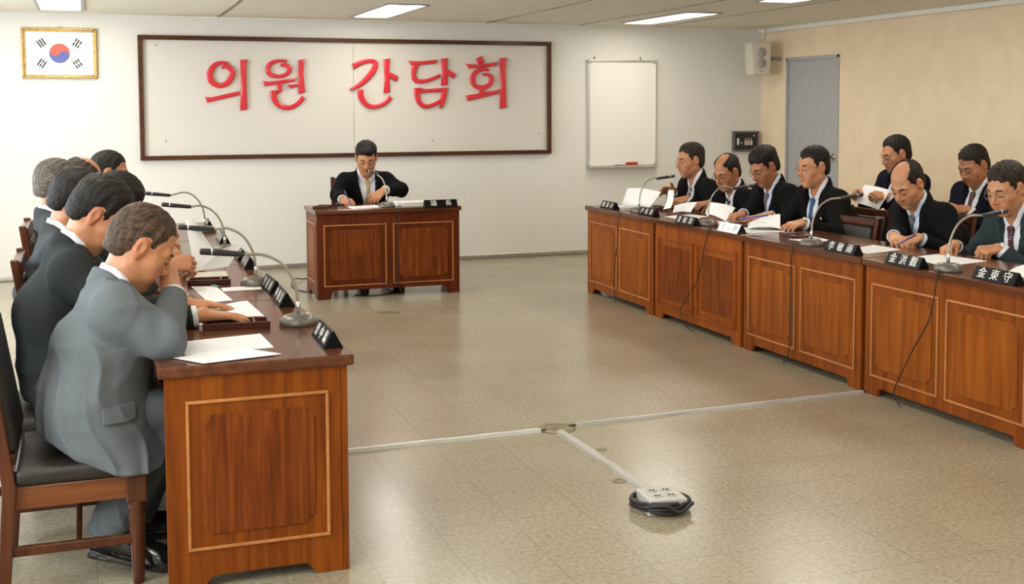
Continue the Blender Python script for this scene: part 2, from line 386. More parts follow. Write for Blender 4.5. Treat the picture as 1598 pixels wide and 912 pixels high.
# ------------------------------------------------------------------ red letters on the board
LETTERS = [('의', 'first from the left', [('r', ([(1.324, 2.024), (1.244, 2.036), (1.178, 1.999), (1.143, 1.92), (1.164, 1.85), (1.234, 1.814), (1.307, 1.84), (1.354, 1.912), (1.346, 1.972), (1.302, 2.001), (1.255, 1.985)], [0.029, 0.0347, 0.0492, 0.0579, 0.0579, 0.0463, 0.0521, 0.0579, 0.055, 0.0405, 0.0203])), ('p', [(1.094, 1.707), (1.113, 1.652), (1.413, 1.721), (1.42, 1.763), (1.152, 1.701)]), ('p', [(1.435, 2.066), (1.5, 2.071), (1.49, 1.932), (1.493, 1.583), (1.426, 1.575), (1.439, 1.811)])]), ('원', 'second from the left', [('r', ([(1.887, 2.056), (1.816, 2.06), (1.74, 2.041), (1.701, 1.983), (1.724, 1.926), (1.807, 1.906), (1.883, 1.93), (1.913, 1.983), (1.883, 2.016), (1.823, 2.018)], [0.029, 0.0318, 0.0405, 0.0521, 0.0463, 0.0347, 0.0405, 0.0463, 0.0434, 0.0232])), ('p', [(1.647, 1.862), (1.67, 1.809), (1.813, 1.836), (1.966, 1.859), (1.972, 1.896), (1.806, 1.868), (1.716, 1.856)]), ('p', [(1.788, 1.833), (1.844, 1.846), (1.832, 1.757), (1.79, 1.736)]), ('p', [(1.885, 1.826), (1.919, 1.789), (2.006, 1.817), (2.007, 1.85), (1.927, 1.824)]), ('p', [(2.001, 2.068), (2.064, 2.081), (2.047, 1.939), (2.062, 1.753), (1.998, 1.737)]), ('r', ([(1.748, 1.769), (1.753, 1.708), (1.781, 1.645), (1.849, 1.602), (1.925, 1.606), (1.994, 1.644), (2.048, 1.703)], [0.0637, 0.0608, 0.0521, 0.0463, 0.0434, 0.0434, 0.0463]))]), ('간', 'third from the left', [('r', ([(2.547, 2.013), (2.639, 2.056), (2.726, 2.07), (2.779, 2.043), (2.753, 1.972), (2.678, 1.883), (2.59, 1.815), (2.514, 1.779)], [0.0608, 0.0434, 0.0376, 0.0521, 0.0579, 0.055, 0.0405, 0.0203])), ('p', [(2.859, 2.086), (2.928, 2.097), (2.918, 1.951), (2.927, 1.753), (2.858, 1.747), (2.869, 1.904)]), ('p', [(2.907, 1.967), (3.015, 1.913), (2.99, 1.863), (2.906, 1.912)]), ('r', ([(2.619, 1.78), (2.625, 1.715), (2.661, 1.648), (2.724, 1.609), (2.804, 1.614), (2.884, 1.657), (2.933, 1.709)], [0.0637, 0.0608, 0.0521, 0.0463, 0.0434, 0.0463, 0.0434]))]), ('담', 'fourth from the left', [('p', [(3.12, 2.075), (3.153, 2.025), (3.407, 2.048), (3.434, 2.091), (3.235, 2.069)]), ('r', ([(3.202, 2.042), (3.174, 1.955), (3.185, 1.892), (3.237, 1.866), (3.333, 1.878), (3.457, 1.93)], [0.055, 0.0521, 0.0521, 0.0434, 0.0376, 0.0289])), ('p', [(3.469, 2.098), (3.54, 2.108), (3.532, 1.976), (3.538, 1.828), (3.465, 1.824), (3.478, 1.959)]), ('p', [(3.528, 1.998), (3.627, 1.945), (3.602, 1.894), (3.528, 1.941)]), ('r', ([(3.205, 1.798), (3.211, 1.719), (3.237, 1.648), (3.299, 1.608), (3.382, 1.625), (3.473, 1.676)], [0.0579, 0.0579, 0.0521, 0.0434, 0.0376, 0.0318])), ('p', [(3.173, 1.785), (3.237, 1.804), (3.3, 1.786), (3.543, 1.805), (3.531, 1.761), (3.237, 1.747)]), ('p', [(3.468, 1.768), (3.54, 1.804), (3.515, 1.673), (3.478, 1.593), (3.448, 1.588)])]), ('회', 'last at the right', [('p', [(3.847, 2.1), (3.905, 2.133), (3.944, 2.065), (3.876, 2.045)]), ('p', [(3.736, 2.05), (3.771, 2.0), (4.069, 2.028), (4.089, 2.075), (3.868, 2.041)]), ('r', ([(3.99, 1.985), (3.919, 1.994), (3.842, 1.961), (3.807, 1.891), (3.834, 1.827), (3.91, 1.804), (3.987, 1.829), (4.018, 1.894), (3.987, 1.938), (3.919, 1.938)], [0.0232, 0.0347, 0.0492, 0.055, 0.0521, 0.0405, 0.0492, 0.0521, 0.0434, 0.0203])), ('p', [(3.876, 1.804), (3.944, 1.812), (3.939, 1.74), (3.882, 1.727)]), ('p', [(3.733, 1.722), (3.755, 1.665), (4.093, 1.741), (4.102, 1.785), (3.919, 1.749)]), ('p', [(4.11, 2.113), (4.182, 2.119), (4.172, 1.968), (4.182, 1.592), (4.108, 1.585), (4.119, 1.838)])])]
M_letter = simple('red_enamel', (.68, .016, .03), .28, coat=.5)
def stroke_mesh(splines, depth, bevel):
    mb = MB()
    for pts in splines:
        cu = bpy.data.curves.new('st', 'CURVE'); cu.dimensions = '2D'; cu.fill_mode = 'BOTH'; cu.extrude = depth; cu.bevel_depth = bevel; cu.bevel_resolution = 3; cu.offset = -bevel
        sp = cu.splines.new('POLY'); sp.points.add(len(pts) - 1); sp.use_cyclic_u = True
        for i, p in enumerate(pts): sp.points[i].co = (p[0], p[1], 0, 1)
        ob = bpy.data.objects.new('st', cu); COL.objects.link(ob)
        dg = bpy.context.evaluated_depsgraph_get(); dg.update()
        me = bpy.data.meshes.new_from_object(ob.evaluated_get(dg)); mb.add_mesh(me)
        bpy.data.objects.remove(ob); bpy.data.curves.remove(cu)
    return mb
def ribbon(pts, ws):
    P = bez([(p[0], p[1], 0) for p in pts], 7); n = len(P)
    Wd = [np.interp(i / (n - 1) * (len(ws) - 1), range(len(ws)), ws) / 2 for i in range(n)]
    a, b_ = [], []
    for i in range(n):
        t = (P[min(i + 1, n - 1)] - P[max(i - 1, 0)]).normalized(); nn = Vector((-t.y, t.x, 0))
        a.append((P[i] + nn * Wd[i])[:2]); b_.append((P[i] - nn * Wd[i])[:2])
    return a + b_[::-1]
for ch, where, strokes in LETTERS:
    sp = []
    for kind, data in strokes:
        sp.append(data if kind == 'p' else ribbon(*data))
    cx = sum(p[0] for s in sp for p in s) / sum(len(s) for s in sp); cz = sum(p[1] for s in sp for p in s) / sum(len(s) for s in sp)
    sp = [[(p[0] - cx, p[1] - cz) for p in s] for s in sp]
    o = stroke_mesh(sp, .004, .0125).build('letter', M_letter, None, (cx, D - .012 - .017, cz), (PI / 2, 0, 0), smooth=True)
    tag(o, 'red raised Korean letter %s, %s on the long board' % (ch, where), 'letter', 'red letters on the notice board')

# ------------------------------------------------------------------ tables
M_topw = wood('tabletop_dark_wood', (.075, .022, .008), (.115, .036, .013), (.17, .058, .022), 'X', rough=.22, coat=.4)
M_fr = wood('table_wood', (.135, .029, .003), (.235, .056, .005), (.33, .092, .009), 'X', rough=.38, coat=.03)
M_frv = wood('table_wood_upright', (.135, .029, .003), (.235, .056, .005), (.33, .092, .009), 'Z', rough=.38, coat=.03)
M_pan = wood('panel_veneer', (.165, .038, .003), (.285, .073, .006), (.39, .115, .011), 'Z', rough=.38, coat=.03)
M_pan2 = wood('panel_veneer_burl', (.09, .018, .003), (.18, .040, .006), (.29, .075, .012), 'Z', rough=.38, coat=.03, burl=1.6)
M_mou = wood('moulding_wood', (.40, .16, .045), (.50, .20, .06), (.58, .25, .08), 'X', rough=.35)
M_frd = wood('table_wood_red', (.070, .012, .0025), (.125, .023, .004), (.185, .040, .007), 'Z', rough=.38, coat=.03)
M_frdx = wood('table_wood_red_rail', (.070, .012, .0025), (.125, .023, .004), (.185, .040, .007), 'X', rough=.38, coat=.03)
M_or = wood('table_wood_orange', (.18, .038, .004), (.29, .070, .008), (.38, .105, .016), 'Z', rough=.38, coat=.03)
M_orx = wood('table_wood_orange_rail', (.18, .038, .004), (.29, .070, .008), (.38, .105, .016), 'X', rough=.38, coat=.03)
M_foot = simple('floor_glide', (.5, .5, .5), .4, .6)

def notched(x0, x1, z0, z1, r=.028, n=6):
    pts = []
    for cx, cz, a0 in ((x0, z0, 90), (x1, z0, 180), (x1, z1, 270), (x0, z1, 360)):
        for i in range(n + 1):
            a = math.radians(a0 - 90 * i / n); pts.append((cx + r * math.cos(a), cz + r * math.sin(a)))
    return pts
def panel_group(t, x0, x1, z0, z1, M, matp, matm, style=0, parent_name='panel_moulding'):
    """moulded rectangle x0..x1, z0..z1 on the plane y=0 of matrix M, facing -y"""
    mb = MB()
    if style == 0:
        w = .011
        for a, b_, c, d_ in ((x0, x1, z0, z0 + w), (x0, x1, z1 - w, z1), (x0, x0 + w, z0 + w, z1 - w), (x1 - w, x1, z0 + w, z1 - w)):
            mb.box(a, b_, -.007, .002, c, d_, bev=.003, M=M)
        g = .05
        mb2 = MB().prism(notched(x0 + g, x1 - g, z0 + g, z1 - g), -.005, .002, .0035, M=M)
    else:
        w = .03
        for k, (o_, ww, dep) in enumerate(((0, .012, .010), (.022, .010, .006))):
            for a, b_, c, d_ in ((x0 + o_, x1 - o_, z0 + o_, z0 + o_ + ww), (x0 + o_, x1 - o_, z1 - o_ - ww, z1 - o_), (x0 + o_, x0 + o_ + ww, z0 + o_, z1 - o_), (x1 - o_ - ww, x1 - o_, z0 + o_, z1 - o_)):
                mb.box(a, b_, -dep, .002, c, d_, bev=.004, M=M)
        g = .06
        mb2 = MB().box(x0 + g, x1 - g, -.003, .002, z0 + g, z1 - g, bev=.0025, M=M)
    mb.build('panel_moulding', matm, t)
    mb2.build('raised_panel', matp, t)
def table(label, loc, rz, w=1.25, dp=.60, style=0, group=None, foot=.045, red=False, burl=False):
    t = thing('council_table', label, 'table', loc, rz, group)
    h = w / 2; mats = (M_frv, M_fr) if not style else (M_or, M_orx)
    if red: mats = (M_frd, M_frdx)
    pan = M_pan2 if (burl or style or red) else M_pan
    MB().box(-h - .015, h + .015, -.022, dp + .022, .712, .75, bev=.008).build('tabletop', M_topw, t)
    # front: rails with a shallow arched apron cut between two feet
    ft = .11
    pts = [(-h, 0), (-h + ft, 0), (-h + ft + .02, foot), (h - ft - .02, foot), (h - ft, 0), (h, 0), (h, .713), (-h, .713)]
    fp = MB().prism(pts, 0, .022, .003).build('front_panel', mats[0], t)
    m = .045; mid = .028
    z0, z1 = .105, .622
    for a, b_ in ((-h + m + .01, -mid), (mid, h - m - .01)):
        panel_group(fp, a, b_, z0, z1, Matrix.Identity(4), pan, M_mou if not style else mats[1], style)
    for sx in (-1, 1):
        # end panel in its own frame: local x along depth
        pts = [(0.023, 0), (ft, 0), (ft + .035, .04), (dp - ft - .035, .04), (dp - ft, 0), (dp, 0), (dp, .713), (0.023, .713)]
        ep = MB().prism(pts, sx * h - (.022 if sx > 0 else 0), sx * h + (.022 if sx < 0 else 0), .003, axis='X').build('end_panel', mats[0], t)
        Mx = Matrix.Translation((sx * h, 0, 0)) @ Matrix.Rotation(sx * PI / 2, 4, 'Z')
        x0, x1 = (.065, dp - .065) if sx > 0 else (-dp + .065, -.065)
        panel_group(ep, x0, x1, .13, .632, Mx, M_pan2, M_mou, 0)
    MB().box(-h + .023, h - .023, .30, .315, .30, .712, bev=0).build('modesty_board', mats[0], t)
    return t
LX = .818; RXX = 4.0425
pos = ['nearest the camera in the left row', 'second from the camera in the left row', 'third from the camera in the left row', 'farthest from the camera in the left row']
for k in range(4):
    table('dark wooden council table, ' + pos[k], (LX, 3.927 + .6175 + k * 1.268, 0), PI / 2, w=1.235, group='council tables in the left row', burl=(k == 0))
pos = ['farthest from the camera in the right row', 'second from far end of right row, orange, thick mouldings', 'third from the far end, right row', 'last in the right row, cut by the picture edge']
for k in range(4):
    table('brown wooden council table, ' + pos[k], (RXX, 9.298 - .6275 - k * 1.285, 0), -PI / 2, w=1.25, style=1 if k == 1 else 0, group='council tables in the right row')
table('brown wooden table standing alone before the back wall, under the notice board', ((1.779 + 3.012) / 2, 9.6916, 0), 0, w=1.233, dp=.505, foot=.07, red=True)

# ------------------------------------------------------------------ chairs
M_chw = wood('chair_wood', (.05, .014, .006), (.085, .024, .009), (.14, .042, .015), 'Z', rough=.3)
M_chx = wood('chair_wood_rail', (.13, .04, .012), (.19, .06, .018), (.26, .09, .028), 'Y', rough=.35)
M_lea = noise_col('dark_leather', (.011, .008, .006), (.024, .017, .013), 40, rough=.48, bump=.25, dist=.002)
def make_chair():
    """faces +Y; origin on the floor under the seat centre"""
    t = thing('council_chair', 'wooden council chair', 'chair')
    w = .255; f = .21; bk = -.22; Z = -.05
    for sx in (-1, 1):
        prof = [(.0, 0), (.017, 0), (.02, .02), (.025, .16), (.028, .23), (.024, .252), (.031, .262), (.024, .272), (.034, .288), (.0, .289)]
        mb = MB().lathe(prof, 20, Matrix.Translation((sx * (w - .035), f - .035, 0))); mb.box(sx * (w - .035) - .034, sx * (w - .035) + .034, f - .068, f - .001, .283, .375, bev=.006)
        mb.build('front_leg', M_chw, t)
        mb = MB().prism([(bk - .04, 0), (bk - .002, 0), (bk + .028, .37), (bk - .012, .66), (bk - .060, .95), (bk - .093, .95), (bk - .05, .66), (bk - .015, .37)], sx * (w - .02) - .02, sx * (w - .02) + .02, .005, axis='X')
        mb.build('back_post', M_chw, t)
        MB().box(sx * (w - .035) - .013, sx * (w - .035) + .013, bk + .015, f - .06, .295, .37, bev=.004).build('seat_rail', M_chx, t)
        MB().box(sx * (w - .03) - .011, sx * (w - .03) + .011, bk - .01, f - .03, .140, .172, bev=.004).build('stretcher', M_chw, t)
    MB().box(-w + .06, w - .06, f - .05, f - .022, .295, .37, bev=.004).build('seat_rail', M_chx, t)
    MB().box(-w + .03, w - .03, bk, bk + .025, .295, .37, bev=.004).build('seat_rail', M_chx, t)
    MB().box(-w + .03, w - .03, -.02, .0, .146, .168, bev=.004).build('stretcher', M_chw, t)
    MB().box(-w + .002, w - .002, bk + .02, f, .372, .43, bev=.022, seg=4).build('seat', M_lea, t, smooth=True)
    T = Matrix.Translation((0, bk - .026, .67)) @ Matrix.Rotation(math.radians(9.5), 4, 'X')
    MB().box(-w + .045, w - .045, -.025, .03, -.2, .215, bev=.02, seg=4, M=T).build('backrest', M_lea, t, smooth=True)
    MB().box(-w + .035, w - .035, -.022, .02, .217, .272, bev=.008, M=T).build('top_rail', M_chw, t)
    MB().box(-w + .035, w - .035, -.018, .016, -.235, -.2, bev=.006, M=T).build('back_rail', M_chw, t)
    return t
chair_proto = make_chair(); _used = [False]
def chair(label, x, y, deg, group=None):
    c = chair_proto if not _used[0] else copy_tree(chair_proto); _used[0] = True
    c.location = (x, y, 0); c.rotation_euler = (0, 0, math.radians(deg)); c['label'] = label
    if group: c['group'] = group
    return c

# ------------------------------------------------------------------ microphones
M_mb = simple('mic_base_grey', (.16, .145, .12), .35, .4)
M_mstem = noise_col('mic_gooseneck', (.30, .26, .20), (.42, .38, .31), 200, rough=.35, metal=.5, stretch=(1, 1, 2), bump=.3, dist=.0006)
M_mhead = simple('mic_black', (.022, .021, .022), .38)
M_mfer = simple('mic_ferrule', (.68, .68, .68), .25, .9)
M_cab = simple('black_cable', (.015, .013, .012), .5)
def mic(label, x, y, deg, group, head=(.36, .30), cable=None, z=.75):
    """base at origin; the gooseneck bends toward +Y local"""
    t = thing('gooseneck_microphone', label, 'microphone', (x, y, z), math.radians(deg), group)
    MB().lathe([(0, 0), (.071, 0), (.073, .006), (.073, .020), (.052, .038), (.04, .041), (0, .042)], 32).build('base', M_mb, t)
    MB().lathe([(0, .04), (.0085, .041), (.0085, .088), (.006, .09), (0, .09)], 16).build('ferrule', M_mfer, t)
    MB().box(-.008, .008, -.045, -.03, .034, .043, bev=.002).build('switch', simple('mic_switch', (.6, .55, .45), .4), t)
    hx, hz = head
    pts = bez([(0, 0, .085), (0, .012, .16), (0, .055, .235), (0, .125, .275), (0, hx - .155, hz - .018)], 8)
    MB().tube(pts, .0058, 12).build('gooseneck', M_mstem, t)
    a = Vector((0, hx - .16, hz - .019)); b_ = Vector((0, hx, hz)); dr = (b_ - a).normalized()
    hd = MB(); hd.tube([a, a + dr * .004, a + dr * .01, a + dr * .10, a + dr * .118, a + dr * .122, a + dr * .126, a + dr * .16, a + dr * .166], [.006, .0095, .0105, .0125, .0125, .0112, .0125, .0125, .009], 16)
    h = hd.build('microphone_head', M_mhead, t)
    MB().tube([a + dr * .119, a + dr * .1255], .0129, 16).build('collar_ring', M_mfer, h)
    if cable: MB().tube(bez(cable, 8), .0036, 8).build('cable', M_cab, t)
    return t
GL = 'gooseneck microphones on the left tables'; GR = 'gooseneck microphones on the right tables'
mic('grey-stemmed microphone on the left row, nearest the camera', .757, 4.545, 90, GL)
mic('grey-stemmed microphone on the left row, second from the camera', .742, 5.64, 90, GL, (.345, .29))
mic('grey-stemmed microphone on the left row, third from the camera', .75, 7.03, 90, GL, (.345, .29))
mic('grey-stemmed microphone on the left row, farthest from the camera', .75, 8.24, 90, GL, (.38, .275))
# local +Y -> world +X for deg=-90 ; local (x,y) -> world (y,-x)
def cabl(mx, my, pts): return [(-(p[1] - my), p[0] - mx, p[2] - .75) for p in pts]
def rc(mx, my, yz): return cabl(mx, my, [(mx - .068, my, .762), (4.03, yz[0][0], .757)] + [(4.012 - .004 * i, a, b_) for i, (a, b_) in enumerate(yz)])
mic('grey-stemmed microphone before the man at the far end of the right row', 4.165, 8.54, -90, GR, (.31, .285), rc(4.165, 8.54, [(8.60, .735), (8.62, .5), (8.66, .3), (8.66, .12), (8.62, .012)]))
mic('grey-stemmed microphone beside the glaring nameplate on the right row', 4.14, 7.385, -90, GR, (.36, .275), rc(4.14, 7.385, [(7.15, .735), (7.2, .6), (7.28, .38), (7.46, .2), (7.52, .11), (7.42, .03), (7.3, .012)]))
mic('grey-stemmed microphone with a straight hanging cable, third from the back of the right row', 4.112, 6.07, -90, GR, (.36, .30), rc(4.112, 6.07, [(6.12, .735), (6.13, .5), (6.12, .3), (6.125, .1), (6.18, .012)]))
mic('grey-stemmed microphone nearest the camera on the right row', 4.108, 4.86, -90, GR, (.365, .295), rc(4.108, 4.86, [(4.825, .73), (4.87, .515), (5.0, .31), (5.11, .12), (5.12, .05), (5.06, .012)]))
mic('grey-stemmed microphone before the seated chairman on the lone table', 2.40, 9.80, 27, None, (.26, .30), [(0, -.07, .012), (.0, -.135, .005), (.0, -.145, -.05), (-.0, -.142, -.35), (-.0, -.14, -.62), (.05, -.13, -.735)])

# ------------------------------------------------------------------ nameplates
M_np = simple('nameplate_black', (.006, .006, .007), .3, spec=.10); M_npg = simple('nameplate_polished', (.006, .006, .007), .12, spec=.6, coat=.6)
M_npt = simple('nameplate_white', (.85, .84, .78), .4)
M_npe = simple('nameplate_edge', (.35, .30, .22), .3, .5)
def nameplate(label, x, y, deg, txt, group, L=.27, b=.07, h=.06, size=.05, z=.75, gap=None):
    """tent plate along local X; readable face looks to local -Y"""
    t = thing('nameplate', label, 'nameplate', (x, y, z), math.radians(deg), group)
    mb = MB().prism([(-b / 2, 0), (b / 2, 0), (.004, h), (-.004, h)], -L / 2, L / 2, .0015, axis='X')
    mb.build('plate', M_npg if b > .075 else M_np, t)
    ang = math.atan2(h, b / 2 - .004); ln = math.hypot(h, b / 2 - .004)
    for s in (1, -1):
        me = MB()
        n = len(txt); step = gap or L * .9 / n
        for i, ch in enumerate(txt):
            tm = text_mesh(ch, size)
            for q in (-.016, 0, .016): me.add_mesh(tm, Matrix.Translation(((i - (n - 1) / 2) * step + q * size, 0, .00004 * abs(q) * 60)))
        M = Matrix.Translation((0, -b / 4 - .002, h / 2)) @ Matrix.Rotation(ang, 4, 'X') @ Matrix.Translation((0, 0, .0008))
        if s < 0: M = Matrix.Rotation(PI, 4, 'Z') @ M
        o = me.build('lettering', M_npt, t); o.data.transform(M)
    return t
NL = 'nameplates on the left tables'; NR = 'nameplates on the right tables'
for (lab, x, y, dg, tx) in [('nearest the camera on the left row', .795, 4.168, -90, '曺中鎬'), ('behind the nearest microphone base on the left row', .785, 5.09, -90, '申相洙'), ('third from the camera on the left row', .79, 5.46, -90, '李東俊'),
                            ('fourth from the camera on the left row', .80, 6.36, -90, '金基泰'), ('fifth from the camera on the left row', .80, 6.72, -90, '朴在成'), ('sixth from the camera on the left row', .80, 7.62, -90, '鄭京植'), ('farthest from the camera on the left row', .80, 8.52, -90, '林相圭')]:
    nameplate('black tent nameplate with white characters, ' + lab, x, y, dg - 3 + 6 * random.random(), tx, NL)
for (lab, x, y, dg, tx) in [('at the far end of the right row', 4.085, 8.935, -90, '鄭周永'), ('right of the farthest microphone on the right row', 4.105, 8.25, -90, '尹佑基'), ('left of the second microphone on the right row', 4.04, 7.505, -88, '夏柏浩'),
                            ('catching a white glare, right of the second microphone', 4.065, 6.925, -90, '崔元植'), ('right of the third microphone on the right row', 4.075, 5.70, -90, '李敏雨'), ('between the third and fourth microphones on the right row', 4.04, 5.10, -92, '金洪觀'), ('nearest the camera at the right picture edge', 4.075, 4.475, -92, '金東守')]:
    nameplate('black tent nameplate with white characters, ' + lab, x, y, dg, tx, NR, b=.0785 if 'glare' in lab else .07, L=.26 if y > 6 else .29, size=.05 if y > 6 else .058)
nameplate('long black nameplate with two white characters on the lone table', 2.835, 9.665, 0, '議長', None, L=.29, size=.056, gap=.13)

# ------------------------------------------------------------------ papers, trays, pens
def paper_mat():
    m, nt, b = new_mat('printed_paper'); N = nt.nodes; L = nt.links
    tc = N.new('ShaderNodeTexCoord'); sp = N.new('ShaderNodeSeparateXYZ'); L.new(tc.outputs['UV'], sp.inputs[0])
    w = N.new('ShaderNodeMath'); w.operation = 'MULTIPLY'; w.inputs[1].default_value = 26; L.new(sp.outputs['Y'], w.inputs[0])
    fr = N.new('ShaderNodeMath'); fr.operation = 'FRACT'; L.new(w.outputs[0], fr.inputs[0])
    g = N.new('ShaderNodeMath'); g.operation = 'GREATER_THAN'; g.inputs[1].default_value = .6; L.new(fr.outputs[0], g.inputs[0])
    mp = N.new('ShaderNodeMapping'); mp.inputs['Scale'].default_value = (60, 26, 1); L.new(tc.outputs['UV'], mp.inputs['Vector'])
    n = N.new('ShaderNodeTexNoise'); n.inputs['Scale'].default_value = 1; L.new(mp.outputs['Vector'], n.inputs['Vector'])
    g2 = N.new('ShaderNodeMath'); g2.operation = 'GREATER_THAN'; g2.inputs[1].default_value = .45; L.new(n.outputs['Fac'], g2.inputs[0])
    mu = N.new('ShaderNodeMath'); mu.operation = 'MULTIPLY'; L.new(g.outputs[0], mu.inputs[0]); L.new(g2.outputs[0], mu.inputs[1])
    # keep margins blank
    prev = mu
    for out, lo, hi in (('X', .1, .9), ('Y', .1, .9)):
        a = N.new('ShaderNodeMath'); a.operation = 'GREATER_THAN'; a.inputs[1].default_value = lo; L.new(sp.outputs[out], a.inputs[0])
        c = N.new('ShaderNodeMath'); c.operation = 'LESS_THAN'; c.inputs[1].default_value = hi; L.new(sp.outputs[out], c.inputs[0])
        for q in (a, c):
            mm = N.new('ShaderNodeMath'); mm.operation = 'MULTIPLY'; L.new(prev.outputs[0], mm.inputs[0]); L.new(q.outputs[0], mm.inputs[1]); prev = mm
    mx = N.new('ShaderNodeMix'); mx.data_type = 'RGBA'; mx.inputs['A'].default_value = (.88, .87, .85, 1); mx.inputs['B'].default_value = (.58, .58, .58, 1)
    L.new(prev.outputs[0], mx.inputs['Factor']); L.new(mx.outputs['Result'], b.inputs['Base Color'])
    b.inputs['Roughness'].default_value = .7
    return m
M_paper = paper_mat(); M_blank = simple('plain_paper', (.88, .87, .85), .7)
def sheet(name, label, cat, c, group=None, bulge=0., mat=None, thick=.0012, n=10, curl=0.):
    """four world corners c[0..3]; a thin sheet, slightly curved along its first edge"""
    c = [Vector(p) for p in c]; o = sum(c, Vector()) / 4; c = [p - o for p in c]
    nrm = (c[1] - c[0]).cross(c[3] - c[0]).normalized()
    if nrm.z < 0: nrm = -nrm
    me = bpy.data.meshes.new(name); vs = []; uv = []
    for s in (0, 1):
        for i in range(n + 1):
            for j in range(n + 1):
                u, v = i / n, j / n
                p = (c[0] * (1 - u) + c[1] * u) * (1 - v) + (c[3] * (1 - u) + c[2] * u) * v
                p = p + nrm * (bulge * 4 * u * (1 - u) + curl * v ** 3 + s * thick); vs.append(p); uv.append((u, v))
    K = (n + 1) ** 2; fs = []
    I = lambda s, i, j: s * K + i * (n + 1) + j
    for i in range(n):
        for j in range(n):
            fs.append((I(1, i, j), I(1, i + 1, j), I(1, i + 1, j + 1), I(1, i, j + 1))); fs.append((I(0, i, j + 1), I(0, i + 1, j + 1), I(0, i + 1, j), I(0, i, j)))
    for i in range(n):
        fs += [(I(0, i, 0), I(0, i + 1, 0), I(1, i + 1, 0), I(1, i, 0)), (I(1, i, n), I(1, i + 1, n), I(0, i + 1, n), I(0, i, n)), (I(1, 0, i), I(1, 0, i + 1), I(0, 0, i + 1), I(0, 0, i)), (I(0, n, i), I(0, n, i + 1), I(1, n, i + 1), I(1, n, i))]
    me.from_pydata([tuple(v) for v in vs], [], fs)
    ul = me.uv_layers.new(name='UVMap')
    for l in me.loops: ul.data[l.index].uv = uv[l.vertex_index]
    bm = bmesh.new(); bm.from_mesh(me); bmesh.ops.recalc_face_normals(bm, faces=bm.faces); bm.to_mesh(me); bm.free()
    ob = link(name, me, mat or M_paper, None, o, smooth=False)
    return tag(ob, label, cat, group)
PL = 'papers on the left tables'; PR = 'papers on the right tables'; T0 = .7505
def flat(label, pts, group, z=T0, **k): return sheet('paper_sheet', label, 'paper', [(a, b_, z) for a, b_ in pts], group, **k)
flat('printed sheet lying square on the nearest left table, the one farther from its end', [(.283, 4.333), (.591, 4.395), (.60, 4.125), (.30, 4.09)], PL)
flat('printed sheet overlapping another at the end edge of the nearest left table', [(.255, 4.052), (.344, 3.925), (.606, 3.987), (.491, 4.141)], PL, z=T0 + .003)
flat('white sheet under the flat hands beside the wooden pen tray', [(.50, 5.02), (.64, 5.15), (.655, 4.74), (.49, 4.70)], PL, z=T0 + .004, bulge=.006)
flat('long white sheet lying alone toward the front of the second left table', [(.575, 5.60), (.76, 5.63), (.75, 5.50), (.575, 5.49)], PL)
flat('white sheet with a green tab just beyond the flat hands', [(.45, 5.70), (.56, 5.66), (.585, 5.22), (.48, 5.19)], PL)
flat('white sheet half under the forearm by the pen tray', [(.36, 4.74), (.46, 4.80), (.50, 4.70), (.38, 4.64)], PL)
o = MB().box(-.012, .012, -.03, .03, 0, .003, bev=.001).build('paper_clip_tab', simple('green_tab', (.12, .32, .22), .5), loc=(.555, 5.66, T0 + .0025), rot=(0, 0, .3)); tag(o, 'small green tab on the white sheet beyond the flat hands', 'clip')
# raised pages held up on the left
sheet('paper_sheet', 'bright white page held up in two hands on the left row', 'paper', [(.423, 5.64, 1.075), (.458, 5.66, 1.08), (.585, 5.68, .868), (.462, 5.62, .83)], PL, mat=M_blank, bulge=.012)
sheet('paper_sheet', 'shaded back page drooping under the bright page held up on the left', 'paper', [(.60, 5.66, .93), (.70, 5.70, .955), (.62, 5.68, .84), (.47, 5.60, .835)], PL, mat=M_blank, bulge=-.01)
o = MB().box(-.10, .10, -.09, .09, 0, .012, bev=.003).box(-.098, .098, -.088, .088, .012, .016, bev=.001).build('document_folder', simple('folder_beige', (.55, .50, .40), .6), loc=(.55, 5.99, T0), rot=(0, 0, -.05)); tag(o, 'beige document folder lying behind the second pen tray', 'folder')
M_tray = wood('tray_wood', (.05, .012, .006), (.085, .02, .009), (.13, .034, .014), 'X', rough=.25, coat=.4)
def tray(label, x, y, deg, l=.25, w=.12, group=None):
    t = thing('pen_tray', label, 'tray', (x, y, .75), math.radians(deg), group)
    mb = MB(); mb.box(-l / 2, l / 2, -w / 2, w / 2, 0, .008, bev=.002)
    for a in ((-l / 2, l / 2, -w / 2, -w / 2 + .01), (-l / 2, l / 2, w / 2 - .01, w / 2), (-l / 2, -l / 2 + .01, -w / 2, w / 2), (l / 2 - .01, l / 2, -w / 2, w / 2), (l / 4, l / 4 + .008, -w / 2, w / 2)): mb.box(*a, .004, .024, bev=.002)
    mb.build('tray_body', M_tray, t)
    MB().box(-l / 2 + .03, l / 4 - .02, -.012, .016, .008, .016, bev=.004).build('pen_rest', simple('pen_rest_silver', (.5, .45, .45), .25, .8), t)
    return t
TG = 'wooden pen trays on the tables'
tray('dark wooden pen tray under the flat hands on the nearest left table', .525, 4.58, -4, group=TG)
tray('dark wooden pen tray on the second left table below the held-up page', .54, 5.78, -6, .2, .11, group=TG)
tray('dark wooden pen tray on the left corner of the lone table', 1.86, 9.87, 60, .2, .1, group=TG)
tray('dark wooden pen tray behind the raised page at the far end of the right row', 4.42, 8.72, 75, .22, .11, group=TG)
tray('dark wooden pen tray between the third and fourth men of the right row', 4.33, 7.25, 80, .2, .11, group=TG)
tray('dark wooden pen tray on the right row before the empty chair', 4.27, 6.50, 80, .22, .11, group=TG)
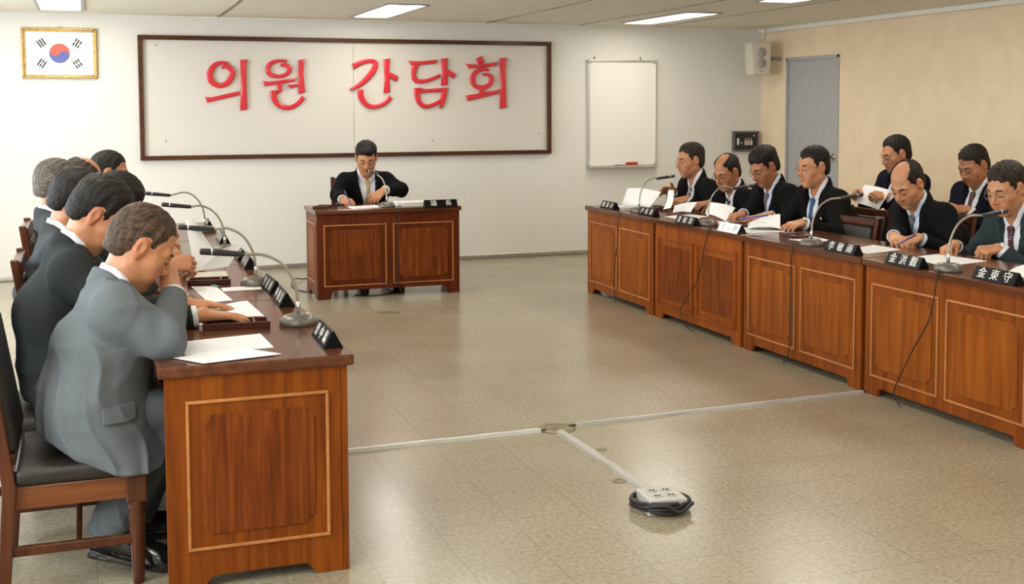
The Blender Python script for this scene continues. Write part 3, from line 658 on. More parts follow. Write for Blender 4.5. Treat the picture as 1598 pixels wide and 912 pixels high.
# lone table
flat('sheet the chairman writes on at the lone table', [(2.09, 9.96), (2.36, 10.02), (2.34, 9.76), (2.08, 9.71)], None)
def stack(label, x, y, deg, w, l, h, col=(.78, .75, .68)):
    t = thing('document_stack', label, 'documents', (x, y, T0), math.radians(deg))
    MB().box(-w / 2, w / 2, -l / 2, l / 2, 0, h * .86, bev=.002).build('pages', simple('page_edges', col, .7), t)
    MB().box(-w / 2 - .002, w / 2 + .002, -l / 2 - .002, l / 2 + .002, h * .86, h, bev=.001).build('cover', simple('cover_paper', (.72, .70, .66), .6), t)
    return t
stack('thick white document stack on the lone table beside the long nameplate', 2.66, 9.87, 8, .30, .21, .035)
sheet('paper_sheet', 'loose sheet left of the document stack on the lone table', 'paper', [(2.44, 9.75, T0), (2.60, 9.98, T0), (2.50, 10.05, T0), (2.42, 9.86, T0)], None)
# right row
sheet('paper_sheet', 'large white page held up at the far end of the right row', 'paper', [(4.36, 9.17, .895), (4.40, 8.62, .90), (4.24, 8.50, .79), (4.22, 8.99, .765)], PR, mat=M_blank, bulge=.02)
flat('white sheet under the held-up page at the far end of the right row', [(4.20, 9.20), (4.45, 9.24), (4.45, 8.88), (4.2, 8.9)], PR)
sheet('paper_sheet', 'curled white page standing up behind the second nameplate of the right row', 'paper', [(4.30, 8.30, .94), (4.33, 8.262, .94), (4.29, 8.20, .79), (4.25, 8.25, .775)], PR, mat=M_blank, curl=.05)
sheet('paper_sheet', 'white page tilted up in the second man\'s hands on the right row', 'paper', [(4.43, 8.44, .80), (4.50, 8.20, .845), (4.40, 8.12, .775), (4.34, 8.30, .757)], PR, mat=M_blank, bulge=.01)
flat('wide white sheet lying before the second man of the right row', [(4.16, 8.10), (4.45, 8.22), (4.48, 7.98), (4.17, 7.78)], PR)
sheet('paper_sheet', 'white page leaning up before the striped tie on the right row', 'paper', [(4.48, 7.97, .86), (4.56, 7.72, .835), (4.38, 7.55, .757), (4.36, 7.82, .79)], PR, mat=M_blank, bulge=.012)
flat('white sheet below the blue pen on the right row', [(4.26, 7.62), (4.52, 7.66), (4.50, 7.40), (4.25, 7.35)], PR)
sheet('paper_sheet', 'white page lifted in the fourth man\'s hand on the right row', 'paper', [(4.36, 7.22, .765), (4.52, 7.05, .845), (4.40, 6.86, .765), (4.24, 7.00, .757)], PR, mat=M_blank, bulge=.015)
flat('white sheet under the page lifted by the fourth man of the right row', [(4.15, 7.15), (4.45, 7.22), (4.40, 6.80), (4.13, 6.80)], PR)
flat('small white sheet before the empty chair of the right row', [(4.18, 6.42), (4.40, 6.48), (4.38, 6.24), (4.18, 6.22)], PR)
flat('white sheet before the bald man leaning on the right row', [(4.18, 5.80), (4.47, 5.95), (4.48, 5.70), (4.17, 5.60)], PR)
flat('white sheet under the writing hand nearest the camera on the right row', [(4.28, 5.38), (4.52, 5.44), (4.57, 5.10), (4.20, 5.00)], PR)
sheet('paper_sheet', 'white page curling up at the right picture edge', 'paper', [(4.36, 4.72, T0), (4.60, 4.80, .77), (4.50, 4.42, .80), (4.27, 4.50, T0)], PR, mat=M_blank, bulge=.012)

def pen(label, a, b_, col, r=.0045):
    a, b_ = Vector(a), Vector(b_); d = b_ - a; t = thing('pen', label, 'pen', a)
    q = d.to_track_quat('Z', 'Y').to_matrix().to_4x4(); l = d.length
    MB().lathe([(0, 0), (.001, .0), (r * .9, .016), (r, .02), (r, l * .62), (0, l * .62)], 12, q).build('barrel', simple('pen_' + label[:8], col, .3), t)
    MB().lathe([(0, l * .62), (r * 1.12, l * .62), (r * 1.12, l), (0, l)], 12, q).build('cap', simple('pen_cap', tuple(c * .6 for c in col), .3), t)
    return t
pen('blue-violet pen held by the third man of the right row', (4.36, 7.34, .79), (4.40, 7.02, .845), (.10, .09, .42), .006)
pen('dark pen in the chairman\'s right hand', (2.13, 9.96, .756), (2.09, 10.06, .88), (.10, .08, .30))
pen('dark pen in the writing hand nearest the camera on the right row', (4.44, 5.27, .756), (4.53, 5.33, .87), (.05, .05, .12))
pen('dark pen in the bald man\'s clasped hands on the right row', (4.47, 5.74, .77), (4.55, 5.66, .84), (.04, .05, .25))

# ------------------------------------------------------------------ cable ducts and floor boxes
M_duct = noise_col('cable_duct_grey', (.42, .40, .36), (.52, .50, .46), 14, rough=.35, stretch=(.3, 1, 1))
M_ductw = noise_col('cable_duct_white', (.60, .59, .55), (.70, .69, .65), 10, rough=.3)
M_brass = noise_col('aged_brass', (.20, .165, .085), (.32, .27, .15), 30, rough=.4, metal=.5)
def duct(name, label, a, b_, w, h, m, seed):
    a, b_ = Vector((*a, 0)), Vector((*b_, 0)); d = b_ - a; L_ = d.length; rnd = random.Random(seed)
    t = tag(bpy.data.objects.new(name, None), label, 'cable duct'); COL.objects.link(t); t.location = a; t.rotation_euler = (0, 0, math.atan2(d.y, d.x))
    n = 14; vs = []; fs = []
    for i in range(n + 1):
        x = L_ * i / n; o = rnd.uniform(-.004, .004) if 0 < i < n else 0
        for yy, zz in ((-w / 2, 0), (-w * .36, h), (w * .36, h), (w / 2, 0)): vs.append((x, yy + o, zz))
    for i in range(n):
        for k in range(4): fs.append((i * 4 + k, i * 4 + (k + 1) % 4, i * 4 + 4 + (k + 1) % 4, i * 4 + 4 + k))
    fs += [(0, 1, 2, 3), (n * 4 + 3, n * 4 + 2, n * 4 + 1, n * 4)]
    MB().mesh(vs, fs).build('cover', m, t)
    MB().tube([(-.035, 0, .006), (.02, 0, .007)], .005).tube([(L_ - .02, 0, .007), (L_ + .03, 0, .006)], .005).build('cable', M_cab, t)
    return t
duct('cable_duct', 'white cable duct across the floor from the left tables to the junction plate', (.86, 5.295), (2.06, 5.315), .035, .016, M_ductw, 1)
duct('cable_duct', 'grey cable duct across the floor from the junction plate to the right tables', (2.26, 5.35), (4.02, 5.425), .032, .014, M_duct, 2)
duct('cable_duct', 'grey cable duct running forward from the junction plate to the socket box', (2.145, 5.27), (2.15, 4.22), .05, .014, M_duct, 3)
o = MB().lathe([(0, 0), (.095, 0), (.092, .004), (.06, .006), (0, .006)], 36).build('floor_junction_plate', M_brass, loc=(2.155, 5.335, 0), smooth=True); tag(o, 'round brass floor plate where the three cable ducts meet', 'floor plate')
for x, y, lab, r in ((2.215, 4.93, 'small brass floor cap beside the middle of the forward cable duct', .024), (2.095, 4.48, 'small brass floor cap near the socket box', .03), (2.177, 8.871, 'round brass floor cap on the open floor before the lone table', .09)):
    o = MB().lathe([(0, 0), (r, 0), (r * .95, .003), (r * .6, .005), (r * .3, .004), (0, .004)], 28).build('floor_plate', M_brass, loc=(x, y, 0), smooth=True); tag(o, lab, 'floor cap', 'brass floor caps')
t = thing('socket_box', 'grey multi-socket box on the floor with a black cord wrapped round it', 'socket box', (2.105, 4.10, 0), math.radians(-6))
M_sock = simple('socket_plastic', (.50, .49, .44), .4)
MB().prism([(-.085, 0), (.085, 0), (.078, .062), (-.078, .062)], -.07, .09, .006).build('housing', M_sock, t)
for px in (-.028, .028):
    for py in (-.02, .045):
        f_ = MB().lathe([(0, .0622), (.021, .0622), (.021, .066), (.018, .066), (.016, .063), (0, .063)], 24, Matrix.Translation((px, py, 0))).build('socket', M_sock, t)
        MB().lathe([(0, .0632), (.005, .0632), (.005, .0655), (0, .0655)], 10, Matrix.Translation((px - .006, py, 0))).lathe([(0, .0632), (.005, .0632), (.005, .0655), (0, .0655)], 10, Matrix.Translation((px + .008, py, 0))).build('contact_hole', M_cab, f_)
pts = []
for k in range(61):
    a = 2 * PI * k / 60 * 2.6 + 1.2; r = .112 + .006 * math.sin(3 * a)
    pts.append((r * math.cos(a) * 1.03, .01 + r * math.sin(a) * .92, .012 + .034 * k / 60 + .006 * math.sin(2.3 * a)))
MB().tube(pts, .0085, 10).build('cord', M_cab, t)
MB().tube(bez([(-.1, -.05, .03), (-.03, -.105, .05), (.03, -.108, .02), (.1, -.07, .04)]), .008, 10).build('cord', M_cab, t)
# loose cords by the lone table
o = MB().tube(bez([(1.84, 9.98, .02), (1.80, 10.1, .006), (1.72, 10.25, .006), (1.70, 10.55, .008), (1.78, 10.8, .03), (1.9, 10.95, .006), (2.1, 11.3, .006)]), .005, 8).build('power_cord', M_cab); tag(o, 'dark power cord looping on the floor left of the lone table', 'cord')
o = MB().tube(bez([(2.12, 9.83, .006), (2.2, 9.74, .006), (2.32, 9.74, .006), (2.40, 9.80, .006), (2.5, 9.9, .006)]), .005, 8).build('power_cord', M_cab); tag(o, 'dark power cord on the floor under the lone table', 'cord')
# ------------------------------------------------------------------ people: smooth implicit surfaces
F32 = np.float32
def V(*a): return np.array(a, dtype=float)
def nrm(v): v = np.asarray(v, float); return v / max(np.linalg.norm(v), 1e-9)
def smin(a, b, k):
    h = np.maximum(k - np.abs(a - b), 0) / k
    return np.minimum(a, b) - h * h * (k * .25)
def smax(a, b, k): return -smin(-a, -b, k)
def rcone(p, a, b, r1, r2):
    a = np.asarray(a, F32); b = np.asarray(b, F32); ba = b - a; pa = p - a
    h = np.clip((pa @ ba) / max(float(ba @ ba), 1e-9), 0, 1)
    q = pa - h[:, None] * ba
    return np.sqrt((q * q).sum(1)) - (r1 + (r2 - r1) * h)
def ell(p, c, r):
    q = p - np.asarray(c, F32); r = np.asarray(r, F32)
    k0 = np.sqrt(((q / r) ** 2).sum(1)); k1 = np.sqrt(((q / (r * r)) ** 2).sum(1)) + 1e-9
    return k0 * (k0 - 1) / k1
def sph(p, c, r):
    q = p - np.asarray(c, F32); return np.sqrt((q * q).sum(1)) - r
def rbox(p, c, h, r):
    q = np.abs(p - np.asarray(c, F32)) - (np.asarray(h, F32) - r)
    return np.sqrt((np.maximum(q, 0) ** 2).sum(1)) + np.minimum(q.max(1), 0) - r

def mesh_sdf(fn, lo, hi, h, relax=1):
    """surface nets on the blocks near the surface"""
    B = 8; lo = np.asarray(lo, float); nb = np.ceil((np.asarray(hi) - lo) / (B * h)).astype(int)
    ix = np.stack(np.meshgrid(*[np.arange(n) for n in nb], indexing='ij'), -1).reshape(-1, 3)
    ctr = (lo + (ix + .5) * B * h).astype(F32)
    keep = np.abs(fn(ctr)) < B * h * 1.35
    ix = ix[keep]
    if not len(ix): return np.zeros((0, 3)), np.zeros((0, 4), int)
    g = np.stack(np.meshgrid(*[np.arange(B + 1)] * 3, indexing='ij'), -1).reshape(-1, 3)
    NX, NY, NZ = (nb * B + 2)
    ids = []; vs = []; quads = []
    S = B + 1
    cs = [(i, j, k) for i in (0, 1) for j in (0, 1) for k in (0, 1)]
    CH = 400
    for s in range(0, len(ix), CH):
        bx = ix[s:s + CH]; n = len(bx)
        gi = bx[:, None, :] * B + g[None]
        P = (lo + gi.reshape(-1, 3) * h).astype(F32)
        d = fn(P).reshape(n, S, S, S)
        sg = d < 0
        c8 = np.stack([sg[:, i:i + B, j:j + B, k:k + B] for i, j, k in cs], -1); cnt = c8.sum(-1)
        act = (cnt > 0) & (cnt < 8)
        w = np.argwhere(act)
        if not len(w): continue
        val = np.stack([d[w[:, 0], w[:, 1] + i, w[:, 2] + j, w[:, 3] + k] for i, j, k in cs], -1)
        acc = np.zeros((len(w), 3)); num = np.zeros(len(w))
        for a in range(8):
            for b in range(a + 1, 8):
                ca, cb = np.array(cs[a]), np.array(cs[b])
                if np.abs(ca - cb).sum() != 1: continue
                m = (val[:, a] < 0) != (val[:, b] < 0)
                t = np.where(m, val[:, a] / (val[:, a] - val[:, b] + 1e-12), 0)
                acc += m[:, None] * (ca + t[:, None] * (cb - ca)); num += m
        loc = acc / num[:, None]
        cell = bx[w[:, 0]] * B + w[:, 1:]
        vs.append(lo + (cell + loc) * h); ids.append((cell[:, 0] * NY + cell[:, 1]) * NZ + cell[:, 2])
        for ax in range(3):
            sl0 = [slice(None), slice(0, B), slice(0, B), slice(0, B)]; sl1 = list(sl0); sl1[ax + 1] = slice(1, B + 1)
            a, b = sg[tuple(sl0)], sg[tuple(sl1)]
            e = np.argwhere(a != b)
            if not len(e): continue
            c = bx[e[:, 0]] * B + e[:, 1:]; inside = a[tuple(e.T)]
            u, v = [(1, 2), (2, 0), (0, 1)][ax]
            def cid(du, dv):
                cc = c.copy(); cc[:, u] -= du; cc[:, v] -= dv
                return (cc[:, 0] * NY + cc[:, 1]) * NZ + cc[:, 2]
            q = np.stack([cid(0, 0), cid(1, 0), cid(1, 1), cid(0, 1)], -1)
            q[~inside] = q[~inside][:, ::-1]
            quads.append(q)
    ids = np.concatenate(ids); vs = np.concatenate(vs); quads = np.concatenate(quads)
    od = np.argsort(ids); ids = ids[od]; vs = vs[od]
    pos = np.clip(np.searchsorted(ids, quads), 0, len(ids) - 1)
    ok = (ids[pos] == quads).all(1); F = pos[ok]
    for _ in range(relax):
        acc = np.zeros_like(vs); num = np.zeros(len(vs))
        for a, b in ((0, 1), (1, 2), (2, 3), (3, 0)):
            np.add.at(acc, F[:, a], vs[F[:, b]]); np.add.at(acc, F[:, b], vs[F[:, a]]); np.add.at(num, F[:, a], 1); np.add.at(num, F[:, b], 1)
        vs = np.where(num[:, None] > 0, .45 * vs + .55 * acc / np.maximum(num, 1)[:, None], vs)
    return vs, F

def sdf_obj(name, fn, lo, hi, h, mat, parent, relax=1, tint=None):
    vs, F = mesh_sdf(fn, lo, hi, h, relax)
    if not len(F): return None
    me = bpy.data.meshes.new(name)
    me.vertices.add(len(vs)); me.vertices.foreach_set('co', vs.astype(F32).ravel())
    me.loops.add(len(F) * 4); me.loops.foreach_set('vertex_index', F.ravel().astype(np.int32))
    me.polygons.add(len(F)); me.polygons.foreach_set('loop_start', (np.arange(len(F)) * 4).astype(np.int32))
    me.update(calc_edges=True); me.validate()
    if tint is not None:
        ca = me.color_attributes.new('tint', 'FLOAT_COLOR', 'POINT'); ca.data.foreach_set('color', tint(vs.astype(F32)).astype(F32).ravel())
    return link(name, me, mat, parent, smooth=True)

# ---- materials for people
def skin_mat(name, col):
    m, nt, b = new_mat(name); N = nt.nodes; L = nt.links
    at = N.new('ShaderNodeAttribute'); at.attribute_name = 'tint'
    n = N.new('ShaderNodeTexNoise'); n.inputs['Scale'].default_value = 60; n.inputs['Detail'].default_value = 4
    tc = N.new('ShaderNodeTexCoord'); L.new(tc.outputs['Object'], n.inputs['Vector'])
    r = N.new('ShaderNodeValToRGB'); r.color_ramp.elements[0].color = (col[0] * .86, col[1] * .82, col[2] * .80, 1); r.color_ramp.elements[1].color = (*[c * 1.08 for c in col], 1)
    L.new(n.outputs['Fac'], r.inputs['Fac'])
    mx = N.new('ShaderNodeMix'); mx.data_type = 'RGBA'; mx.blend_type = 'MULTIPLY'; mx.inputs['Factor'].default_value = 1
    L.new(r.outputs['Color'], mx.inputs['A']); L.new(at.outputs['Color'], mx.inputs['B']); L.new(mx.outputs['Result'], b.inputs['Base Color'])
    b.inputs['Roughness'].default_value = .48; b.inputs['Subsurface Weight'].default_value = .12; b.inputs['Subsurface Radius'].default_value = (.012, .005, .003)
    bp = N.new('ShaderNodeBump'); bp.inputs['Strength'].default_value = .12; bp.inputs['Distance'].default_value = .001; L.new(n.outputs['Fac'], bp.inputs['Height']); L.new(bp.outputs['Normal'], b.inputs['Normal'])
    return m
SKIN = [skin_mat('skin_a', (.52, .235, .110)), skin_mat('skin_b', (.46, .20, .092)), skin_mat('skin_c', (.56, .265, .130)), skin_mat('skin_d', (.42, .175, .080))]
def suit(name, col): return noise_col(name, tuple(c * .85 for c in col), tuple(c * 1.15 for c in col), 420, rough=.92, bump=.25, dist=.0008, spec=.10)
SUITS = dict(grey=suit('suit_grey', (.125, .138, .144)), dark=suit('suit_darkgrey', (.026, .029, .029)), mid=suit('suit_midgrey', (.050, .055, .056)), black=suit('suit_black', (.0065, .006, .006)), black2=suit('suit_black_warm', (.008, .007, .0065)), navy=suit('suit_navy', (.008, .009, .016)), green=suit('suit_slate', (.030, .042, .044)), coal=suit('suit_charcoal', (.022, .024, .026)))
M_shirt = simple('shirt_white', (.72, .73, .76), .8, bump=(300, .15, .0006))
M_shirtb = simple('shirt_paleblue', (.58, .64, .74), .8, bump=(300, .15, .0006))
def hairm(name, a, b): return noise_col(name, a, b, 1., rough=.62, stretch=(210, 34, 90), detail=4, bump=.8, dist=.003, lo=.3, hi=.7, spec=.22)
HAIR = dict(black=hairm('hair_black', (.006, .005, .004), (.022, .017, .013)), brown=hairm('hair_darkbrown', (.010, .007, .005), (.045, .030, .018)), grey=hairm('hair_grey', (.04, .034, .026), (.17, .145, .11)), mixb=hairm('hair_thin_brown', (.016, .011, .008), (.11, .062, .036)), mix=hairm('hair_greying', (.015, .011, .008), (.085, .062, .042)))
M_shoe = simple('black_shoe_leather', (.010, .009, .008), .18, coat=.6)
M_sock_ = simple('dark_sock', (.02, .02, .022), .9)
M_glass = simple('spectacle_wire', (.40, .34, .25), .3, .9)
M_glassd = simple('spectacle_dark', (.05, .04, .035), .3, .3)
M_watch = simple('watch_gold', (.65, .48, .20), .25, 1.); M_watchs = simple('watch_strap_black', (.012, .011, .011), .4); M_watchf = simple('watch_face', (.7, .68, .6), .3)
M_brow = simple('eyebrow_black', (.02, .014, .01), .8); M_eye = simple('eye_dark', (.03, .018, .012), .25)
M_pin = simple('lapel_pin_gold', (.85, .62, .30), .35); M_button = simple('button_dark', (.02, .02, .02), .4)
def tie_mat(name, c1, c2, scale=0, ang=.7, dots=False):
    m, nt, b = new_mat(name); N = nt.nodes; L = nt.links
    b.inputs['Roughness'].default_value = .5; b.inputs['Base Color'].default_value = (*c1, 1)
    if scale:
        tc = N.new('ShaderNodeTexCoord'); mp = N.new('ShaderNodeMapping'); mp.inputs['Rotation'].default_value = (0, ang, 0); L.new(tc.outputs['Object'], mp.inputs['Vector'])
        r = N.new('ShaderNodeValToRGB'); r.color_ramp.interpolation = 'CONSTANT'; r.color_ramp.elements[0].color = (*c1, 1); r.color_ramp.elements[1].color = (*c2, 1); r.color_ramp.elements[1].position = .5
        if dots:
            v = N.new('ShaderNodeTexVoronoi'); v.inputs['Scale'].default_value = scale; v.inputs['Randomness'].default_value = .1; L.new(mp.outputs['Vector'], v.inputs['Vector']); L.new(v.outputs['Distance'], r.inputs['Fac'])
            r.color_ramp.elements[0].color = (*c2, 1); r.color_ramp.elements[1].color = (*c1, 1); r.color_ramp.elements[1].position = .28
        else:
            w = N.new('ShaderNodeTexWave'); w.bands_direction = 'Z'; w.inputs['Scale'].default_value = scale; L.new(mp.outputs['Vector'], w.inputs['Vector']); L.new(w.outputs['Fac'], r.inputs['Fac'])
        L.new(r.outputs['Color'], b.inputs['Base Color'])
    return m
TIES = dict(gold=tie_mat('tie_gold', (.50, .38, .20), (.42, .31, .16), 12), stripe=tie_mat('tie_grey_stripe', (.16, .15, .15), (.48, .46, .45), 9, .7), blackwhite=tie_mat('tie_black_white', (.015, .02, .04), (.55, .58, .62), 6, .8), taupe=tie_mat('tie_taupe', (.13, .10, .095), (.13, .10, .095)), blue=tie_mat('tie_blue', (.03, .10, .24), (.03, .10, .24)), grey=tie_mat('tie_slate', (.07, .085, .10), (.12, .14, .15), 10), maroon=tie_mat('tie_maroon', (.065, .012, .018), (.5, .42, .45), 75, 0, True), red=tie_mat('tie_dark_red', (.06, .014, .012), (.09, .03, .02), 12))

HTOP = .125
def head_fn(jaw=1., fat=1., nose=1.):
    """head in its own frame: origin between the ears, +y face, +z up"""
    def base(p):
        q = p.copy(); q[:, 0] = np.abs(q[:, 0])
        d = ell(q, (0, -.014, .034), (.0765, .098, .090))
        d = smin(d, ell(q, (0, .028, -.030), (.0625 * fat, .066, .082)), .03)
        d = smin(d, rcone(q, (.050 * jaw, -.004, -.058), (.014, .062, -.098), .019 * fat, .019), .03)
        d = smin(d, sph(q, (0, .068, -.099), .0185), .02)
        d = smin(d, ell(q, (.041, .052, -.022), (.026, .026, .024)), .022)     # cheek
        d = smin(d, ell(q, (.028, .066, -.055), (.024, .022, .026)), .022)     # muzzle side
        d = smin(d, rcone(q, (.008, .086, .024), (.044, .070, .024), .010, .010), .016)   # brow ridge
        d = smax(d, -ell(q, (.031, .100, .004), (.017, .016, .0115)), .014)     # eye socket
        d = smin(d, ell(q, (.031, .074, .003), (.0165, .0150, .0125)), .006)   # lids
        n = rcone(q, (0, .087, .012), (0, .1115 * nose, -.026), .0068, .0105)
        n = smin(n, ell(q, (.0125, .0975, -.031), (.0085, .012, .0085)), .008)
        d = smin(d, n, .012)
        d = smin(d, rcone(q, (0, .0935, -.0565), (.022, .080, -.060), .0058, .0035), .006)
        d = smin(d, rcone(q, (0, .0915, -.0675), (.018, .081, -.0645), .0070, .004), .006)
        d = smax(d, -rcone(q, (0, .101, -.0620), (.024, .087, -.0625), .0022, .0016), .004)
        d = smax(d, -rcone(q, (0, .100, -.080), (.010, .097, -.080), .004, .003), .010)
        # ear
        e = ell(q, (.079, -.010, .000), (.0100, .0180, .0300))
        e = smin(e, ell(q, (.075, -.004, -.026), (.008, .010, .010)), .008)
        e = smax(e, -ell(q, (.089, -.006, .004), (.0085, .0115, .0200)), .006)
        d = smin(d, e, .010)
        return d
    return base
LIPS = [((0, .0935, -.0575), (.020, .081, -.060)), ((0, .0915, -.0675), (.016, .081, -.0645))]

def hair_fn(spec):
    """skull shell above a hairline"""
    ys = np.array([-.13, -.085, -.050, -.034, -.022, -.008, .010, .016, .026, .036, .046, .062, .085, .12])
    fr = spec.get('front', .070) + .010; sb = spec.get('side', -.012)
    zs = np.array([-.052, -.062, -.062, -.040, .014, .036, .036, sb, sb, .030, .060, fr - .004, fr, fr])
    th = spec.get('thick', .011) * .85
    bald = spec.get('bald'); part = spec.get('part', 0)
    def fn(p):
        x, y, z = p[:, 0], p[:, 1], p[:, 2]
        ax = np.abs(x)
        vol = spec.get('vol', 0) * .7
        hl = np.interp(y + .0035 * np.sin(z * 170 + x * 130) + .002 * np.sin(x * 420), ys, zs) + (.006 * np.sin(x * 75 + 1 + len(str(spec))) + .003 * np.sin(x * 210)) * np.clip((y - .045) / .02, 0, 1) + spec.get('recede', .0) * np.clip((ax - .012) / .04, 0, 1) * np.clip((y - .03) / .03, 0, 1)
        tp = np.clip((z - hl + .003) / .065, 0, 1) ** .6
        d = ell(p, (0, -.014, .034), (.0765, .098, .0900))
        d = smin(d, ell(p, (0, -.050, -.03), (.060, .050, .055)), .03)
        s = np.sin(x * 330 + 10 * np.sin(y * 42 + x * 20) + z * 70) * np.sin(y * 75 + x * 120 + 1.3)
        s2 = np.sin(x * 150 + y * 60 + 5 * np.sin(y * 30))
        d = d - (th * tp * (.38 + .62 * np.clip((z - .035) / .055, 0, 1)) + vol * np.clip((z - .04) / .05, 0, 1) * tp) - (.0013 * s + .0012 * s2) * tp - .0006
        if spec.get('fringe'):
            d = smin(d, ell(p, (.012, .064, .094), (.048, .034, .022)) - .0012 * s, .02)
        d = smax(d, (hl - z) * .75, .004)
        inner = ell(p, (0, -.014, .034), (.073, .0945, .0865))
        d = np.maximum(d, -inner)
        if bald is not None:
            bc, br = bald
            d = smax(d, -(ell(p, bc, br) + .0015 * s), .012)
        return d
    return fn

def hand_pts(pose):
    """finger chains in the hand frame for a LEFT hand (thumb at +x); y along the fingers, z back of the hand"""
    P = {'flat': ([8, 6, 4], 0, (.62, .76, -.16), 10), 'rest': ([28, 26, 16], 2, (.60, .74, -.25), 18), 'hold': ([52, 48, 26], 1, (.34, .84, -.50), 24), 'fist': ([78, 84, 50], 0, (.18, .88, -.50), 38), 'pen': ([50, 62, 34], 0, (.22, .86, -.52), 30), 'open': ([14, 14, 8], 4, (.74, .58, -.10), 8)}[pose]
    cu, spread, td, tb = P
    ch = []
    for i, (bx, by, ln, r) in enumerate(((.0300, .090, .070, .0088), (.0100, .094, .078, .0091), (-.0105, .090, .072, .0087), (-.0290, .082, .056, .0076))):
        a = 0; pts = [V(bx, by, 0)]
        sp = math.radians(spread * (1.5 - i) * 1.6 + (1.5 - i) * 1.2)
        for j, (fr, c) in enumerate(zip((.46, .31, .23), cu)):
            a += math.radians(c * (1 + .10 * (i - 1)))
            dr = V(math.sin(sp) * math.cos(a), math.cos(sp) * math.cos(a), -math.sin(a))
            pts.append(pts[-1] + dr * ln * fr * 1.0)
        ch.append((pts, [r, r * .95, r * .88, r * .72]))
    d0 = nrm(td); d1 = nrm(nrm(td) + V(-.25, .35, -math.sin(math.radians(tb))) * .8)
    b0 = V(.022, .024, -.008); b1 = b0 + d0 * .042; b2 = b1 + nrm(d0 + d1) * .033; b3 = b2 + d1 * .026
    ch.append(([b0, b1, b2, b3], [.0135, .0110, .0102, .0082]))
    return ch
def hand_fn(Wp, d, n, left, pose):
    d = nrm(d); n = nrm(np.asarray(n, float) - d * np.dot(n, d)); x = np.cross(d, n)
    if not left: pass
    R = np.stack([x, d, n], 0).astype(F32); o = np.asarray(Wp, F32); ch = hand_pts(pose); sg = F32(1 if left else -1)
    # for the left hand the thumb is on +x of (d x n); for the right hand it is mirrored
    def fn(p):
        q = (p - o) @ R.T; q = q * np.array([sg, 1, 1], F32)
        pal = rcone(q, (.012, .0, 0), (.0295, .086, 0), .0165, .0110)
        for bx, by in ((.010, .090), (-.0105, .086), (-.0280, .078)):
            pal = smin(pal, rcone(q, (bx * .45, .0, 0), (bx, by, 0), .0165, .0105), .012)
        pal = smin(pal, ell(q, (.020, .036, -.010), (.020, .032, .014)), .012)
        best = None
        for k, (pts, rs) in enumerate(ch):
            f = None
            for j in range(3):
                c = rcone(q, pts[j], pts[j + 1], rs[j], rs[j + 1]); f = c if f is None else smin(f, c, .004)
            f = smin(f, sph(q, pts[1], rs[1] * 1.06), .003)
            if k == 4: pal = smin(pal, f, .012)
            else: best = f if best is None else smin(best, f, .0012)
        return smin(pal, best, .007)
    tips = [o + (np.array(c[0][-1]) * [float(sg), 1, 1]) @ R for c in ch]
    return fn, R

def surf_pt(fn, o, d_, n=80, step=.006):
    o = np.asarray(o, float)
    for i in range(n):
        if fn(np.array([o], F32))[0] < .001: return o
        o = o + np.asarray(d_) * step
    return o
def ik(S, Wp, pole, l1, l2):
    S, Wp = np.asarray(S, float), np.asarray(Wp, float); v = Wp - S; L = np.linalg.norm(v)
    if L > (l1 + l2) * .985: k = L / ((l1 + l2) * .985); l1 *= k; l2 *= k
    a = (l1 * l1 - l2 * l2 + L * L) / (2 * L); hh = math.sqrt(max(l1 * l1 - a * a, 0)); d = v / L
    pl = nrm(np.asarray(pole, float) - d * np.dot(pole, d)); return S + d * a + pl * hh

